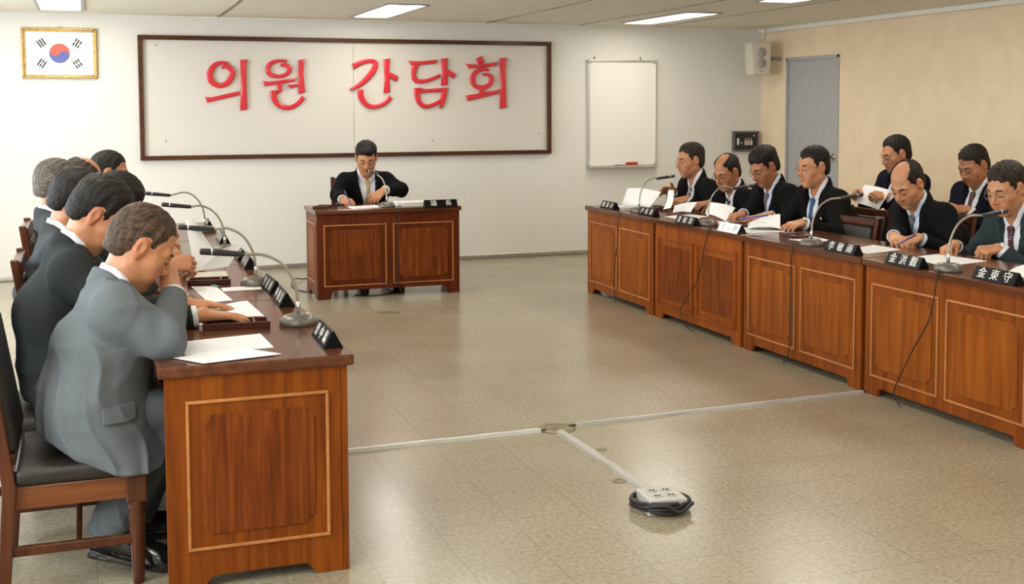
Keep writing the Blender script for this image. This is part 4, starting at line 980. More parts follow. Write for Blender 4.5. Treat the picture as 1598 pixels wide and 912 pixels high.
def person(label, hip, face, head, hrot, L, R, suit_='black', shirt=0, tie=None, hair='black', hs=None, skin=0, glasses=None, watch=None, res=.0045, hscale=1.03, jaw=1., fat=1., girth=1., pin=False, legs=None, group=None, shoulders=None, curve=.06, skirt=False, sh_fwd=.02, collar_up=0., S=1.12, low=False, armr=1., fold=.75):
    hs = hs or {}
    a = math.radians(face); ca, sa = math.cos(a), math.sin(a)
    t = thing('person', label, 'person', (hip[0], hip[1], 0), a, group); t.scale = (S, S, S)
    def loc(P): # world -> local
        x, y = P[0] - hip[0], P[1] - hip[1]; return V(x * ca + y * sa, -x * sa + y * ca, P[2]) / S
    def locd(D_): return V(D_[0] * ca + D_[1] * sa, -D_[0] * sa + D_[1] * ca, D_[2])
    hz = hip[2] if len(hip) > 2 else .55
    Hp = V(0, 0, hz / S); Hc = loc(head)
    pit, yw, rl = [math.radians(v) for v in hrot]
    Rh = np.array(Matrix.Rotation(yw, 3, 'Z') @ Matrix.Rotation(-pit, 3, 'X') @ Matrix.Rotation(rl, 3, 'Y'))
    hw_ = lambda v: Hc + Rh @ (np.asarray(v, float) * hscale)
    sb = hw_((0, -.022, -.055))
    u = nrm(sb - Hp)
    C7 = sb - .092 * nrm(u * .75 + Rh @ V(0, 0, 1) * .4 + V(0, .12, 0))
    mid = Hp + (C7 - Hp) * .48 + V(0, -curve, 0)
    uc = nrm(C7 - mid); rx = V(1, 0, 0); rx = nrm(rx - uc * rx.dot(uc)); fw = np.cross(uc, rx); fw = -fw if fw[1] < 0 and abs(fw[1]) > .2 else fw
    fw = nrm(np.cross(uc, rx)); 
    Rc = np.stack([rx, fw, uc], 0)
    chest = C7 - uc * .17 + fw * .035
    SH = {}
    for s, k in ((-1, 'L'), (1, 'R')):
        SH[k] = C7 - uc * .065 + rx * (.165 * s * girth) + fw * sh_fwd
    if shoulders:
        for k, v in shoulders.items(): SH[k] = loc(v)
    arms = {}
    for s, k, spec in ((-1, 'L', L), (1, 'R', R)):
        Wp = loc(spec['w']); d = nrm(locd(spec['d'])); n = nrm(locd(spec.get('n', (0, 0, 1))))
        pole = locd(spec['pole']) if 'pole' in spec else V(s * .55, -.35, -.8)
        El = loc(spec['e']) if 'e' in spec else ik(SH[k], Wp, pole, .285, .25)
        arms[k] = dict(W=Wp, E=El, d=d, n=n, pose=spec.get('pose', 'rest'), cuff=spec.get('cuff', .03))
        # local +X is the person's right
        arms[k]['hand'], arms[k]['R'] = hand_fn(Wp, d, n, k == 'L', arms[k]['pose'])
    Rcf = Rc.astype(F32); C7f = C7.astype(F32); Rhf = Rh.astype(F32); Hcf = Hc.astype(F32)
    hfn = head_fn(jaw, fat)
    def headl(p): return (p - Hcf) @ Rhf / F32(hscale)
    def masked(p, c, rad, fn, big=None):
        q = p - np.asarray(c, F32); r = np.sqrt((q * q).sum(1)); m = r < rad
        d = (r - rad * .45).astype(F32)
        if m.any(): d[m] = fn(p[m])
        return d
    gx = 1.36 * girth
    def flat(p, a_, b_, r1, r2, sx=gx):
        s = np.array([1 / sx, 1, 1], F32); return rcone(p * s, np.asarray(a_) * s, np.asarray(b_) * s, r1, r2)
    def torso(p, o=0.):
        d = flat(p, Hp + V(0, -.005, -.03), mid + V(0, .01, 0), .122 + o, .118 * (.5 + .5 * girth) + o)
        d = smin(d, flat(p, mid + V(0, .01, 0), chest, .118 * (.5 + .5 * girth) + o, .112 + o), .05)
        d = smin(d, flat(p, chest, C7 - uc * .07 + fw * .01, .112 + o, .072 + o), .05)
        return d
    def yoke(p, o=0.):
        d = rcone(p, SH['L'], SH['R'], .056 + o, .056 + o)
        for k in 'LR': d = smin(d, rcone(p, C7 - uc * .012 + fw * .004, SH[k] + uc * .012, .040 + o, .050 + o), .04)
        return d
    nk0 = C7 - uc * .02 + fw * .012
    def neck(p, o=0.): return rcone(p, nk0, sb + Rh @ V(0, .012, .0), .060 + o, .055 + o)
    # ---- body (skin)
    def body(p):
        d = masked(p, Hc, .30, lambda q: hfn(headl(q)) * F32(hscale))
        d = smin(d, neck(p), .030)
        d = smin(d, torso(p, -.045), .03); d = smin(d, yoke(p, -.030), .03)
        for k in 'LR':
            A = arms[k]
            ar = smin(rcone(p, SH[k], A['E'], .034, .030), rcone(p, A['E'], A['W'], .031, .0240), .015)
            hd = masked(p, A['W'] + A['d'] * .08, .24, A['hand'])
            d = smin(d, smin(ar, hd, .016), .02)
        return d
    pts = [Hc, Hp] + [arms[k][q] for k in 'LR' for q in ('E', 'W')] + [arms[k]['W'] + arms[k]['d'] * .2 for k in 'LR'] + [SH[k] for k in 'LR']
    P_ = np.array(pts); lo = P_.min(0) - .19; hi = P_.max(0) + .19
    sk = SKIN[skin]
    def tint(v):
        q = headl(v); q = q.copy(); ax = q.copy(); ax[:, 0] = np.abs(ax[:, 0])
        c = np.ones((len(v), 4), F32)
        dl = np.minimum(*[rcone(ax, a_, b_, .006, .004) for a_, b_ in LIPS]); w = np.clip(1 - dl / .004, 0, 1)[:, None] * (dl < .004)[:, None]
        c[:, :3] *= 1 - w * np.array([.12, .38, .32], F32)
        dn = np.minimum(sph(ax, (.08, -.01, 0), .03), np.minimum(sph(ax, (.045, .062, -.03), .018), sph(ax, (0, .105, -.028), .012)))
        w = np.clip(1 - dn / .02, 0, 1)[:, None]
        c[:, :3] *= 1 - w * np.array([.0, .14, .12], F32)
        return c
    sdf_obj('body', body, lo, hi, res * .9, sk, t, tint=tint)
    # ---- hair, brows, eyes
    hf = hair_fn(hs)
    sdf_obj('hair', lambda p: hf(headl(p)) * F32(hscale), Hc - .19, Hc + .19, min(res * .7, .0030), HAIR[hair], t, relax=1)
    HM = Matrix([[*(Rh[i] * hscale), Hc[i]] for i in range(3)] + [[0, 0, 0, 1]])
    for s in (-1, 1):
        MB().tube(bez([(s * .013, .0925, .0245), (s * .028, .0895, .0290), (s * .047, .0765, .0260)], 5), [.0016] + [.0040] * 9 + [.0014], 8, M=HM).build('eyebrow', M_brow, t)
        MB().tube(bez([(s * .0170, .0865, -.0005), (s * .031, .0912, -.0035), (s * .0455, .0800, -.0005)], 4), [.0008] + [.0026] * 7 + [.0008], 8, M=HM).build('eye', M_eye, t)
    if glasses:
        gm = M_glassd if glasses == 'dark' else M_glass
        mb = MB()
        for s in (-1, 1):
            ring = []
            for i in range(20):
                q = 2 * PI * i / 20; cx, cz = .0255 * math.cos(q), .0185 * math.sin(q) * (1 if math.sin(q) > 0 else 1.1)
                ring.append((s * (.033 + cx), -.0055 + .1045 - .16 * abs(cx + .033) ** 1.5 * 2, -.003 + cz))
            mb.tube(ring, .0013, 6, closed=True, M=HM)
            mb.tube([(s * .058, .094, .004), (s * .076, .06, .008), (s * .082, .0, .010), (s * .080, -.014, .002)], .0013, 6, M=HM)
        mb.tube([(-.009, .1005, .002), (0, .1035, .004), (.009, .1005, .002)], .0013, 6, M=HM)
        mb.build('glasses', gm, t)
    # ---- jacket and what lies under it
    def chl(p): return (p - C7f) @ Rcf.T
    VB = -.30
    def vhalf(z): return np.clip((z - VB) / (-.02 - VB), 0, 1.25) ** .8 * .076
    rnd = random.Random(label); ph = rnd.uniform(0, 6)
    def folds(p):
        x, y, z = p[:, 0], p[:, 1], p[:, 2]
        w1 = 1.6 * np.sin(8 * x + 6 * y + ph) + .8 * np.sin(17 * z - 11 * y + 2 * ph); w2 = 1.8 * np.sin(9 * y - 7 * x + 4 * z + ph)
        def rid(a): return np.maximum(1 - np.abs(np.sin(a)) * 1.5, 0) ** 1.5
        r1 = rid(13 * (z * .9 + y * .9 + .25 * x) + w1 + ph) * (.25 + .75 * np.maximum(np.sin(7 * x + 6 * y - 9 * z + ph), 0))
        r2 = rid(20 * (z * .95 - .6 * y + .3 * x) + w2 + 2 * ph) * (.2 + .8 * np.maximum(np.sin(9 * z - 8 * y + 4 * x + 2 * ph), 0))
        r3 = rid(30 * (y * .9 + .35 * x + .15 * z) + w1 * .8 + w2 * .5) * np.clip((Hp[2] + .14 - z) / .2, 0, 1)
        return (r1 * F32(.0095) + r2 * F32(.0080) + r3 * F32(.007)) * F32(fold)
    def trunk(p):
        d = torso(p, .010); d = smin(d, yoke(p, .008), .045)
        # skirt of the jacket round the hips
        d = smin(d, flat(p, Hp + V(0, -.01, .05), Hp + V(0, .02, -.045), .130, .146, 1.36 * girth), .04)
        if skirt:
            d = smin(d, flat(p, Hp + V(0, .0, .05), Hp + V(0, .085, -.13), .136, .156, 1.66), .05)
            d = smin(d, flat(p, Hp + V(0, .075, .03), mid + V(0, .075, .02), .115, .098, 1.40), .06)
        if skirt:
            for k in 'LR':
                rr = np.sqrt(((p - (SH[k] + rx * (.02 if k == 'R' else -.02)).astype(F32)) ** 2).sum(1)); d = d + .0022 * np.exp(-((rr - .104) / .0035) ** 2)
            d = d + .002 * np.exp(-(p[:, 0] / .0035) ** 2) * (p[:, 1] < 0)
        return d - folds(p)
    def sleeves(p):
        d = None
        for k in 'LR':
            A = arms[k]; dirw = nrm(A['W'] - A['E']); We = A['W'] - dirw * A['cuff']
            fa = rcone(p, A['E'], We, .056 * armr, .043)
            cut = (p - np.asarray(We, F32)) @ np.asarray(dirw, F32)
            fa = smax(fa, cut.astype(F32), .006)
            ar = smin(rcone(p, SH[k], A['E'], .067 * armr, .056 * armr), fa, .02)
            q = p - np.asarray(A['E'], F32); rr = np.sqrt((q * q).sum(1)); al = q @ np.asarray(nrm(A['W'] - SH[k]), F32)
            ar = ar - .0045 * np.sin(al * 95 + ph + 60 * q[:, 0]) * np.exp(-(rr / .10) ** 2)
            d = ar if d is None else np.minimum(d, ar)
        return d - folds(p) * .8
    def jk(p): return smin(trunk(p), sleeves(p), .035)
    def jacket(p):
        d = trunk(p); sl = sleeves(p); d0 = d; c = chl(p); ax = np.abs(c[:, 0])
        # opening over the shirt
        vw = vhalf(c[:, 2]) - ax
        inv = np.minimum(np.minimum(vw, c[:, 1] - .0), c[:, 2] - VB)
        d = np.maximum(d, np.minimum(inv, torso(p, -.002)))
        nk_ = neck(p); d = smax(d, -(nk_ - .008), .006)
        # lapels
        lw = np.interp(c[:, 2], [VB, VB + .05, -.10, -.085, -.07, -.02, .02], [.004, .030, .062, .064, .040, .046, .03])
        lap = np.maximum(np.maximum(vw, ax - vhalf(c[:, 2]) - lw), np.maximum(VB - c[:, 2], np.maximum(-c[:, 1] + .012, c[:, 2] - .03)))
        shell = np.abs(d0 - .004) - .0040
        notch = np.maximum(np.abs(c[:, 2] + .074 + .3 * (ax - vhalf(c[:, 2]))) - .004, .022 - (ax - vhalf(c[:, 2])))
        lap = np.maximum(lap, -notch)
        d = smin(d, np.maximum(shell, lap), .003)
        # collar standing round the neck
        zj = np.interp(c[:, 1], [-.08, -.02, .03, .07], [.050, .044, .020, -.02]) + collar_up
        col = smax(np.abs(nk_ - .0155) - .0075, np.maximum(np.maximum(c[:, 2] - zj, -.07 - c[:, 2]), np.where(c[:, 1] > .02, vw, -1)).astype(F32), .004)
        fallc = smax(np.abs(nk_ - .022) - .005, np.maximum(np.maximum(c[:, 2] - zj + .004, zj - .052 - c[:, 2]), np.where(c[:, 1] > .02, vw, -1)).astype(F32), .004)
        d = smin(np.minimum(d, fallc), col, .004)
        d = smin(d, np.maximum(sl, -neck(p, .008)), .035)
        hem = (Hp[2] - .085) - p[:, 2] if not skirt else np.interp(p[:, 1], [-.14, -.03, .08, .19], [Hp[2] - .03, Hp[2] - .095, Hp[2] - .135, Hp[2] - .14]) - p[:, 2]
        d = smax(d, hem.astype(F32), .012)
        return d
    P2 = np.array([Hp + V(0, 0, -.1), Hp + V(0, .2, 0), C7 + uc * .08] + [SH[k] for k in 'LR'] + [arms[k][q] for k in 'LR' for q in ('E', 'W')])
    jl, jh = P2.min(0) - .22, P2.max(0) + .22
    jo = sdf_obj('jacket', jacket, jl, jh, res * (1.15 if skirt else 1.4), SUITS[suit_], t, relax=1)
    # ---- shirt front, collar and cuffs
    def shirtf(p):
        c = chl(p); ax = np.abs(c[:, 0])
        fr = np.maximum(np.maximum(torso(p, .0015), -torso(p, -.008)), np.maximum(ax - vhalf(c[:, 2]) - .012, np.maximum(-c[:, 1], np.maximum(VB - .01 - c[:, 2], c[:, 2] - .0))))
        nd = neck(p); zl = np.interp(c[:, 1], [-.07, 0, .04, .075, .10], [.066, .060, .034, -.016, -.045]) + collar_up
        gap = .004 - ax + .35 * np.clip(c[:, 2] + .05, 0, .1)
        col = np.maximum(np.abs(nd - .0055) - .0042, np.maximum(c[:, 2] - zl, -.06 - c[:, 2]))
        col = np.where(c[:, 1] > .02, np.maximum(col, gap), col)
        flap = np.maximum(np.maximum(np.abs(nd - .0125) - .003, np.maximum(c[:, 2] - zl + .006, zl - .044 - .25 * np.clip(c[:, 1], 0, .1) - c[:, 2])), np.maximum(gap, -c[:, 1] - .03))
        d = smin(np.minimum(fr, flap), col, .004)
        for k in 'LR':
            A = arms[k]; dirw = nrm(A['W'] - A['E']); q = p - np.asarray(A['W'], F32); al = q @ np.asarray(dirw, F32)
            near = (q * q).sum(1) < .01
            rad = np.sqrt(np.maximum((q * q).sum(1) - al * al, 0))
            cf = np.maximum(np.abs(rad - .0335) - .004, np.abs(al + A['cuff'] - .002) - .015)
            d = np.where(near, np.minimum(d, cf), d)
        return d
    sdf_obj('shirt', shirtf, jl, jh, res * .9, M_shirtb if shirt else M_shirt, t, relax=1)
    if tie:
        def tief(p):
            c = chl(p); ax = np.abs(c[:, 0]); z = c[:, 2]
            wd_ = np.interp(z, [VB - .02, -.20, -.085, -.075, -.045, -.03], [.036, .032, .016, .013, .020, .021])
            nd = smin(torso(p), neck(p), .02)
            th_ = np.interp(z, [-.09, -.07, -.04], [.006, .012, .014])
            return np.maximum(np.maximum(nd - th_ - .0015, -nd - .004), np.maximum(ax - wd_, np.maximum(np.maximum(z + .024, VB - z), -c[:, 1])))
        sdf_obj('tie', tief, C7 + fw * .1 - uc * .16 - .26, C7 + fw * .1 - uc * .16 + .26, min(res * .8, .004), TIES[tie], t, relax=1)
    if skirt:
        def flapf(p):
            b = rbox(p - V(0, 0, 0).astype(F32), V(.22, .08, Hp[2] + .045 ), V(.12, .050, .024), .004)
            return np.maximum(np.abs(jk(p) - .003) - .0035, b)
        sdf_obj('pocket_flap', flapf, Hp + V(.05, -.02, -.03), Hp + V(.4, .2, .13), .003, SUITS[suit_], t)
        for zz in (.10, .0):
            q = surf_pt(jk, Hp + V(.06, .45, zz), V(0, -1, 0))
            MB().lathe([(0, 0), (.010, 0), (.010, .003), (.007, .004), (0, .003)], 14, Matrix.Translation(q) @ Matrix.Rotation(-PI / 2, 4, 'X')).build('button', M_button, t)
    # ---- small things worn
    def surf(fn, o, d_, n=60, step=.006):
        """march from outside point o along d_ to the surface"""
        o = np.asarray(o, float)
        for i in range(n):
            if fn(np.array([o], F32))[0] < .001: return o
            o = o + np.asarray(d_) * step
        return o
    if pin:
        q = C7 + Rc.T @ V(-.105, .30, -.125); q = surf(jk, q, -fw) + fw * .011
        MB().lathe([(0, 0), (.0095, .0), (.0095, .003), (.007, .005), (0, .0055)], 16, Matrix.Translation(q) @ Vector(fw).to_track_quat('Z', 'Y').to_matrix().to_4x4()).build('lapel_pin', M_pin, t)
    for k, kind in (watch or {}).items():
        A = arms[k]; dirw = nrm(A['W'] - A['E']); c0 = A['W'] - dirw * .004
        Mw = Matrix.Translation(c0) @ Vector(dirw).to_track_quat('Z', 'Y').to_matrix().to_4x4()
        mt = M_watchs if kind == 'black' else M_watch
        w_ = MB().lathe([(.0255, -.008), (.0285, -.009), (.0285, .009), (.0255, .008)], 24, Mw).build('wristwatch', mt, t)
        nn = nrm(A['n'] - dirw * A['n'].dot(dirw))
        MB().lathe([(0, 0), (.016, 0), (.016, .006), (.013, .008), (0, .008)], 20, Matrix.Translation(c0 + nn * .0265) @ Vector(nn).to_track_quat('Z', 'Y').to_matrix().to_4x4()).build('watch_face', M_watchf, w_)
    # ---- trousers and shoes
    lg = legs or {}
    kn = {k: loc(lg[k][0]) if k in lg else V(s * .11, .43, .52) for s, k in ((-1, 'L'), (1, 'R'))}
    an = {k: loc(lg[k][1]) if k in lg else V(s * .12, .40, .10) for s, k in ((-1, 'L'), (1, 'R'))}
    def trou(p):
        d = flat(p, Hp + V(0, -.01, .02), Hp + V(0, .0, -.01), .115, .112, 1.32 * girth)
        for s, k in ((-1, 'L'), (1, 'R')):
            th_ = rcone(p, Hp + V(s * .088, .02, -.012), kn[k], .084, .068)
            shn = rcone(p, kn[k], an[k], .068, .060)
            cut = (p - np.asarray(an[k], F32)) @ np.asarray(nrm(an[k] - kn[k]), F32)
            shn = smax(shn, (cut - .015).astype(F32), .006)
            d = smin(d, smin(th_, shn, .03), .03)
        return d - folds(p) * .9
    P3 = np.array([Hp] + list(kn.values()) + list(an.values())); 
    sdf_obj('trousers', trou, P3.min(0) - .2, P3.max(0) + .2, res * (2.2 if low else 1.5), SUITS[suit_], t, relax=1)
    for s, k in ((-1, 'L'), (1, 'R')):
        A_ = an[k]; sd = locd(lg[k][2]) if k in lg else V(s * .12, 1, 0); sd = nrm(V(sd[0], sd[1], 0)); sr = V(sd[1], -sd[0], 0)
        hl = V(A_[0], A_[1], 0) - sd * .055; RS = np.stack([sr, sd, V(0, 0, 1)], 0).astype(F32); hlf = hl.astype(F32)
        pt = lg[k][3] if k in lg and len(lg[k]) > 3 else 0.
        def shoe(p, RS=RS, hlf=hlf, pt=pt):
            q = (p - hlf) @ RS.T
            if pt: # heel raised
                c_, s_ = math.cos(pt), math.sin(pt); y, z = q[:, 1] - .21, q[:, 2]; q = np.stack([q[:, 0], y * c_ - z * s_ + .21, y * s_ + z * c_], -1)
            up = smin(rcone(q, (0, .03, .058), (0, .20, .040), .038, .036), ell(q, (0, .205, .034), (.046, .068, .034)), .02)
            up = smin(up, rcone(q, (0, .045, .07), (0, .075, .10), .036, .036), .02)
            up = smax(up, .012 - q[:, 2], .004); up = smax(up, q[:, 2] - .105, .006)
            sole = rbox(q, (0, .135, .012), (.044, .142, .010), .009); sole = np.maximum(sole, ell(q, (0, .135, .01), (.05, .150, .2)))
            heel = rbox(q, (0, .035, .010), (.036, .040, .014), .006)
            return smin(smin(up, sole, .003), heel, .003)
        sdf_obj('shoe', shoe, hl - .32, hl + V(.32, .32, .25), .005 if res > .004 else .004, M_shoe, t)
        MB().tube([A_ + V(0, 0, .05), A_ + V(0, 0, .0), A_ * V(1, 1, 0) + V(0, 0, .065)], .034, 14).build('sock', M_sock_, t)
    return dict(t=t, C7=C7, chest=chest, Rc=Rc, jk=jk, Hp=Hp, surf=surf, loc=loc, arms=arms)
# ------------------------------------------------------------------ the people and their chairs
GLP = 'men seated along the left tables'; GRP = 'men seated along the right tables'; GCL = 'chairs along the left tables'; GCR = 'chairs along the right tables'
def H2(w, d, pose='rest', n=(0, 0, 1), **k): return dict(w=w, d=d, pose=pose, n=n, **k)
BALD_TOP = ((0, .035, .130), (.052, .095, .060))
BALD_BIG = ((0, .060, .120), (.066, .110, .075))
# --- left row
chair('wooden chair with dark leather seat under the grey-suited man nearest the camera', -.045, 4.28, -90, GCL)
A = person('man in light grey suit nearest the camera, fist at his chin, elbow on table', (-.02, 4.285, .53), -87, (.172, 4.32, 1.102), (36, 0, 0),
    L=H2((.14, 4.44, .62), (.8, -.3, -.3)), R=H2((.285, 4.36, .925), (-.20, .40, .85), 'fist', (.6, -.7, .3), e=(.232, 4.10, .81), cuff=.02),
    suit_='grey', hair='mixb', hs=dict(thick=.008, front=.082, side=-.014, recede=.012), skin=0, res=.0035, fat=1.05, skirt=True, fold=1.0, armr=1.13, group=GLP, curve=.015, tie='red',
    legs=dict(R=((.30, 4.23, .54), (.03, 4.20, .135), (1, -.25, 0), .28), L=((.32, 4.50, .54), (.14, 4.48, .10), (1, .05, 0))))
chair('wooden chair with leather back behind the second man of the left row', -.155, 4.96, -90, GCL)
person('man in dark grey suit with thick black hair, hands flat on papers', (-.11, 4.98, .545), -90, (.040, 4.95, 1.165), (42, -4, 0),
    L=H2((.37, 4.93, .795), (1, .08, -.10), 'flat'), R=H2((.40, 4.62, .795), (1, .04, -.08), 'flat'), suit_='dark', hair='black', hs=dict(thick=.016, front=.06, vol=.006), skin=0, watch=dict(L='black'), res=.004, group=GLP, curve=.05, tie='taupe')
chair('wooden chair behind the third man of the left row', -.0, 5.61, -90, GCL)
person('man in charcoal suit hidden behind the thick-haired man, holding up a page', (-.10, 5.60, .55), -90, (-.045, 5.60, 1.17), (30, 0, 0),
    L=H2((.345, 5.735, .845), (.95, -.15, .10), 'hold', (.1, .5, .8)), R=H2((.33, 5.50, .875), (.95, .12, .12), 'hold', (0, -.75, .6)), suit_='mid', hair='black', hs=dict(thick=.013), skin=1, res=.005, group=GLP, curve=.05)
chair('wooden chair behind the fourth man of the left row', 0, 6.35, -90, GCL).scale.z = 1.08
person('man with full black hair bowing low over the left table', (-.03, 6.25, .55), -90, (.135, 6.25, 1.115), (46, 0, 0),
    L=H2((.42, 6.42, .80), (.9, -.3, -.1)), R=H2((.42, 6.10, .80), (.9, .3, -.1)), suit_='coal', hair='black', hs=dict(thick=.016, vol=.004), skin=1, res=.005, group=GLP)
chair('wooden chair behind the grey-haired man of the left row', .0, 6.92, -90, GCL)
person('grey-haired man sitting upright in dark grey suit on the left row', (-.11, 6.90, .55), -90, (-.15, 6.90, 1.165), (12, 4, 0),
    L=H2((.36, 7.05, .80), (.9, -.2, -.1)), R=H2((.36, 6.75, .80), (.9, .2, -.1)), suit_='mid', hair='grey', hs=dict(thick=.012, front=.085, recede=.02), skin=0, res=.005, group=GLP, curve=.03)
chair('wooden chair behind the man with thinning brown hair on the left row', .0, 7.54, -90, GCL)
person('man with thinning brown hair in navy suit, partly hidden on the left row', (-.10, 7.52, .55), -90, (-.025, 7.50, 1.155), (18, 0, 0),
    L=H2((.38, 7.66, .80), (.9, -.2, -.1)), R=H2((.38, 7.36, .80), (.9, .2, -.1)), low=True, suit_='navy', hair='mix', hs=dict(thick=.006, bald=BALD_TOP), skin=0, res=.005, group=GLP)
chair('wooden chair farthest from the camera in the left row', .0, 8.22, -90, GCL)
person('dark-haired man farthest from the camera on the left row', (-.02, 8.20, .545), -90, (.145, 8.20, 1.165), (10, -6, 0),
    L=H2((.42, 8.36, .80), (.9, -.2, -.1)), R=H2((.42, 8.04, .80), (.9, .2, -.1)), suit_='coal', hair='black', hs=dict(thick=.011), skin=1, res=.005, glasses='wire', group=GLP)
# --- the chairman
chair('wooden chair behind the chairman at the lone table', 2.40, 10.66, 180)
person('chairman in black suit and gold tie writing at the lone table', (2.37, 10.52, .555), 180, (2.356, 10.37, 1.145), (26, -10, 0),
    L=H2((2.455, 10.13, .870), (-.72, -.25, -.55), 'rest', (-.35, -.75, .55), e=(2.665, 10.34, .855)), R=H2((2.085, 10.10, .795), (.25, -.95, -.05), 'pen', (-.35, -.1, .9), e=(2.09, 10.36, .83)),
    suit_='black', hair='black', hs=dict(thick=.015, front=.052, fringe=True, vol=.004), skin=0, tie='gold', glasses='wire', watch=dict(L='gold'), res=.0045)
# --- right row
XR = 5.07
chair('wooden chair farthest from the camera in the right row', XR + .03, 8.99, 90, GCR).scale.z = .9
person('man in black suit and striped tie at the far end, gesturing with open hand', (5.03, 8.98, .56), 90, (4.85, 8.96, 1.135), (8, 0, 0),
    L=H2((4.70, 8.74, .825), (-.95, -.1, -.12), 'hold', (-.1, -.5, .8)), R=H2((4.74, 9.06, .875), (-.93, -.25, .05), 'open', (.05, .75, .5)), suit_='black2', hair='brown', hs=dict(thick=.013, front=.066, vol=.006), skin=0, tie='stripe', glasses='wire', pin=True, low=True, res=.0045, group=GRP, girth=.97)
chair('wooden chair behind the second man of the right row', XR + .02, 8.38, 90, GCR).scale.z = .9
person('balding man with dark-framed glasses and black-and-white tie, reading a page', (5.04, 8.37, .54), 90, (4.85, 8.345, 1.065), (24, 16, 0),
    L=H2((4.70, 8.08, .80), (-.96, .1, -.1), 'hold', (-.1, -.4, .85)), R=H2((4.68, 8.33, .82), (-.95, -.1, -.05), 'hold', (-.1, -.3, .9)), suit_='black', hair='black', hs=dict(thick=.010, bald=BALD_TOP, front=.075), skin=1, tie='blackwhite', glasses='dark', res=.0045, group=GRP)
chair('wooden chair behind the third man of the right row', XR + .02, 7.80, 90, GCR).scale.z = .9
person('black-haired man with pale blue shirt and taupe tie holding a blue pen', (5.04, 7.80, .555), 90, (4.85, 7.79, 1.135), (30, 6, 0),
    L=H2((4.56, 7.36, .795), (-.92, -.05, -.12), 'hold', (-.1, -.35, .9)), R=H2((4.55, 7.60, .80), (-.9, -.25, -.08), 'hold', (-.1, -.2, .95)), suit_='black', shirt=1, hair='black', hs=dict(thick=.017, front=.055, vol=.008), skin=3, tie='taupe', glasses='dark', pin=True, low=True, res=.0045, group=GRP)
chair('wooden chair behind the man in the blue tie on the right row', XR + .03, 7.22, 90, GCR).scale.z = .9
person('man in black suit and bright blue tie with glasses, hand on a lifted page', (5.06, 7.21, .56), 90, (4.875, 7.185, 1.160), (10, 4, 0),
    L=H2((4.575, 6.86, .80), (-.93, -.18, -.1), 'rest', (-.05, -.3, .95)), R=H2((4.56, 7.26, .82), (-.95, -.1, -.1), 'hold'), suit_='black2', hair='black', hs=dict(thick=.013, front=.062, recede=.012), skin=2, tie='blue', glasses='wire', watch=dict(L='gold'), pin=True, low=True, res=.0045, group=GRP, jaw=1.06)
chair('empty wooden chair with dark leather back pushed in between two right-row men', 4.60, 6.70, 90, GCR).scale.z = .9
chair('wooden chair behind the bald leaning man of the right row', XR - .05, 6.30, 90, GCR).scale.z = .95
person('bald-fronted man in black suit leaning over clasped hands on the right row', (5.12, 6.13, .555), 90, (4.86, 6.135, 1.100), (34, 14, 0),
    L=H2((4.68, 5.80, .80), (-.92, -.25, -.12), 'fist', (-.15, -.35, .9)), R=H2((4.60, 5.93, .80), (-.45, -.85, -.08), 'rest', (-.3, .1, .9)), suit_='black', hair='black', hs=dict(thick=.010, bald=BALD_BIG, front=.07), skin=2, tie='grey', shirt=1, pin=True, low=True, res=.004, group=GRP, girth=1.06, fat=1.05, jaw=1.05)
chair('wooden chair nearest the camera in the right row', XR + .05, 5.24, 90, GCR).scale.z = .95
person('man in slate green suit and dotted maroon tie writing nearest the camera', (5.12, 5.24, .555), 90, (4.86, 5.285, 1.125), (22, 8, 0),
    L=H2((4.74, 5.20, .80), (-.96, .18, -.1), 'fist', (-.1, -.4, .9)), R=H2((4.64, 5.44, .80), (-.85, -.35, -.1), 'pen', (-.2, .2, .9)), suit_='green', hair='brown', hs=dict(thick=.012, front=.06, vol=.004), skin=2, tie='maroon', glasses='wire', watch=dict(L='gold'), pin=True, low=True, res=.004, group=GRP, girth=1.04)
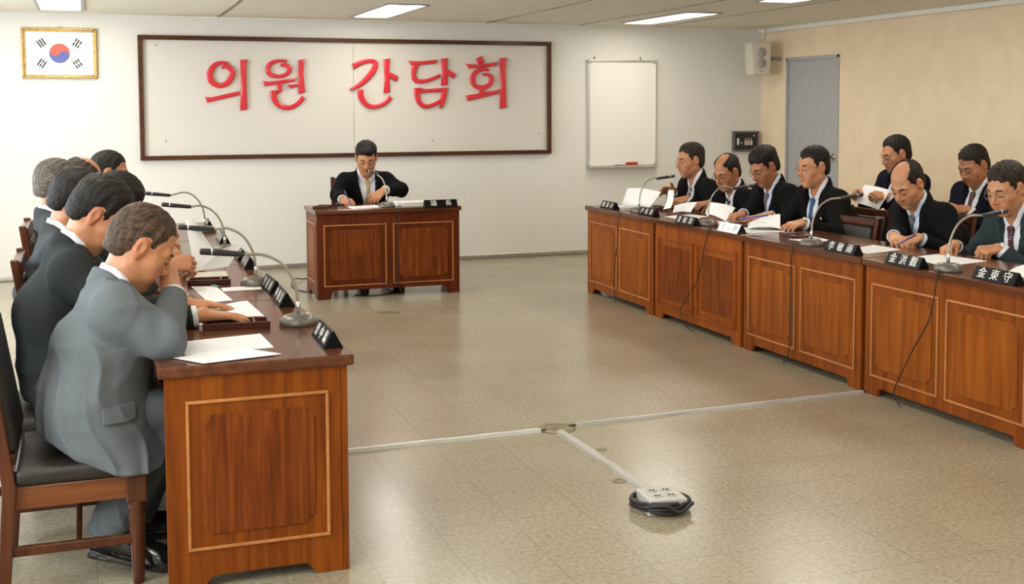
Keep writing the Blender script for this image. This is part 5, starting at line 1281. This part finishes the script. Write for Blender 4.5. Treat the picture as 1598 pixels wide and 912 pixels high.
# --- men against the right wall
GB = 'men seated behind the right row'; GCB = 'chairs by the right wall'
chair('wooden chair by the right wall nearer the grey door', 6.16, 7.75, 90, GCB).scale.z = .88
person('man with wire glasses reading a large sheet behind the bald man', (6.11, 7.75, .56), 90, (6.01, 7.735, 1.215), (20, -8, 0),
    L=H2((5.80, 7.55, .90), (-.9, .1, .1), 'hold', (-.1, -.6, .7)), R=H2((5.80, 7.86, .90), (-.9, -.1, .1), 'hold', (-.1, .6, .7)), low=True, suit_='navy', hair='black', hs=dict(thick=.010, front=.074, recede=.015), skin=0, glasses='wire', res=.005, group=GB)
chair('wooden chair by the right wall farther from the grey door', 6.17, 6.88, 90, GCB).scale.z = .88
person('man in dark suit and dark red tie with clasped hands against the right wall', (6.12, 6.88, .56), 90, (6.01, 6.865, 1.165), (28, 6, 0),
    L=H2((5.84, 6.72, .86), (-.75, .25, .05), 'fist', (-.1, -.5, .8)), R=H2((5.82, 6.88, .87), (-.6, -.65, .02), 'rest', (-.4, .2, .85)), low=True, suit_='navy', hair='black', hs=dict(thick=.010, front=.066), skin=3, tie='red', res=.005, group=GB)
sheet('paper_sheet', 'large grey-white sheet held open by the man behind the bald man', 'paper', [(5.72, 7.87, .83), (5.70, 7.53, .80), (5.78, 7.50, .95), (5.80, 7.84, .97)], None, mat=M_blank, bulge=.02)
# ------------------------------------------------------------------ light
wd = bpy.data.worlds.new('sky'); scene.world = wd; wd.use_nodes = True
bg = wd.node_tree.nodes['Background']; bg.inputs['Color'].default_value = (.80, .90, 1., 1); bg.inputs['Strength'].default_value = 1.2
for i, (a, b_) in enumerate(wins):
    l = bpy.data.lights.new('daylight', 'AREA'); l.shape = 'RECTANGLE'; l.size = b_ - a; l.size_y = 1.35; l.energy = WIN_E[i]; l.color = (.86, .93, 1.)
    o = bpy.data.objects.new('window_daylight', l); COL.objects.link(o); o.location = (XL - .12, (a + b_) / 2, 1.52); o.rotation_euler = (0, -PI / 2, 0)
# ------------------------------------------------------------------ camera
cam = bpy.data.cameras.new('camera'); co = bpy.data.objects.new('camera', cam); COL.objects.link(co)
f, cyp, yaw, pitch, roll, H = 1843.77, 295.69, .3461, .068, .0032, 1.5803
cam.sensor_width = 36; cam.lens = f / 1598 * 36; cam.shift_y = (cyp - 456) / 1598; cam.clip_start = .05
fw = Vector((math.sin(yaw) * math.cos(pitch), math.cos(yaw) * math.cos(pitch), -math.sin(pitch)))
rt = Vector((math.cos(yaw), -math.sin(yaw), 0)); up = rt.cross(fw)
r2 = rt * math.cos(roll) - up * math.sin(roll); u2 = rt * math.sin(roll) + up * math.cos(roll)
M = Matrix((r2, u2, -fw)).transposed().to_4x4(); M.translation = (0, 0, H); co.matrix_world = M
scene.camera = co
vs = scene.view_settings; vs.view_transform = 'Standard'; vs.look = 'None'; vs.gamma = 1; vs.exposure = EXPO; vs.use_curve_mapping = False
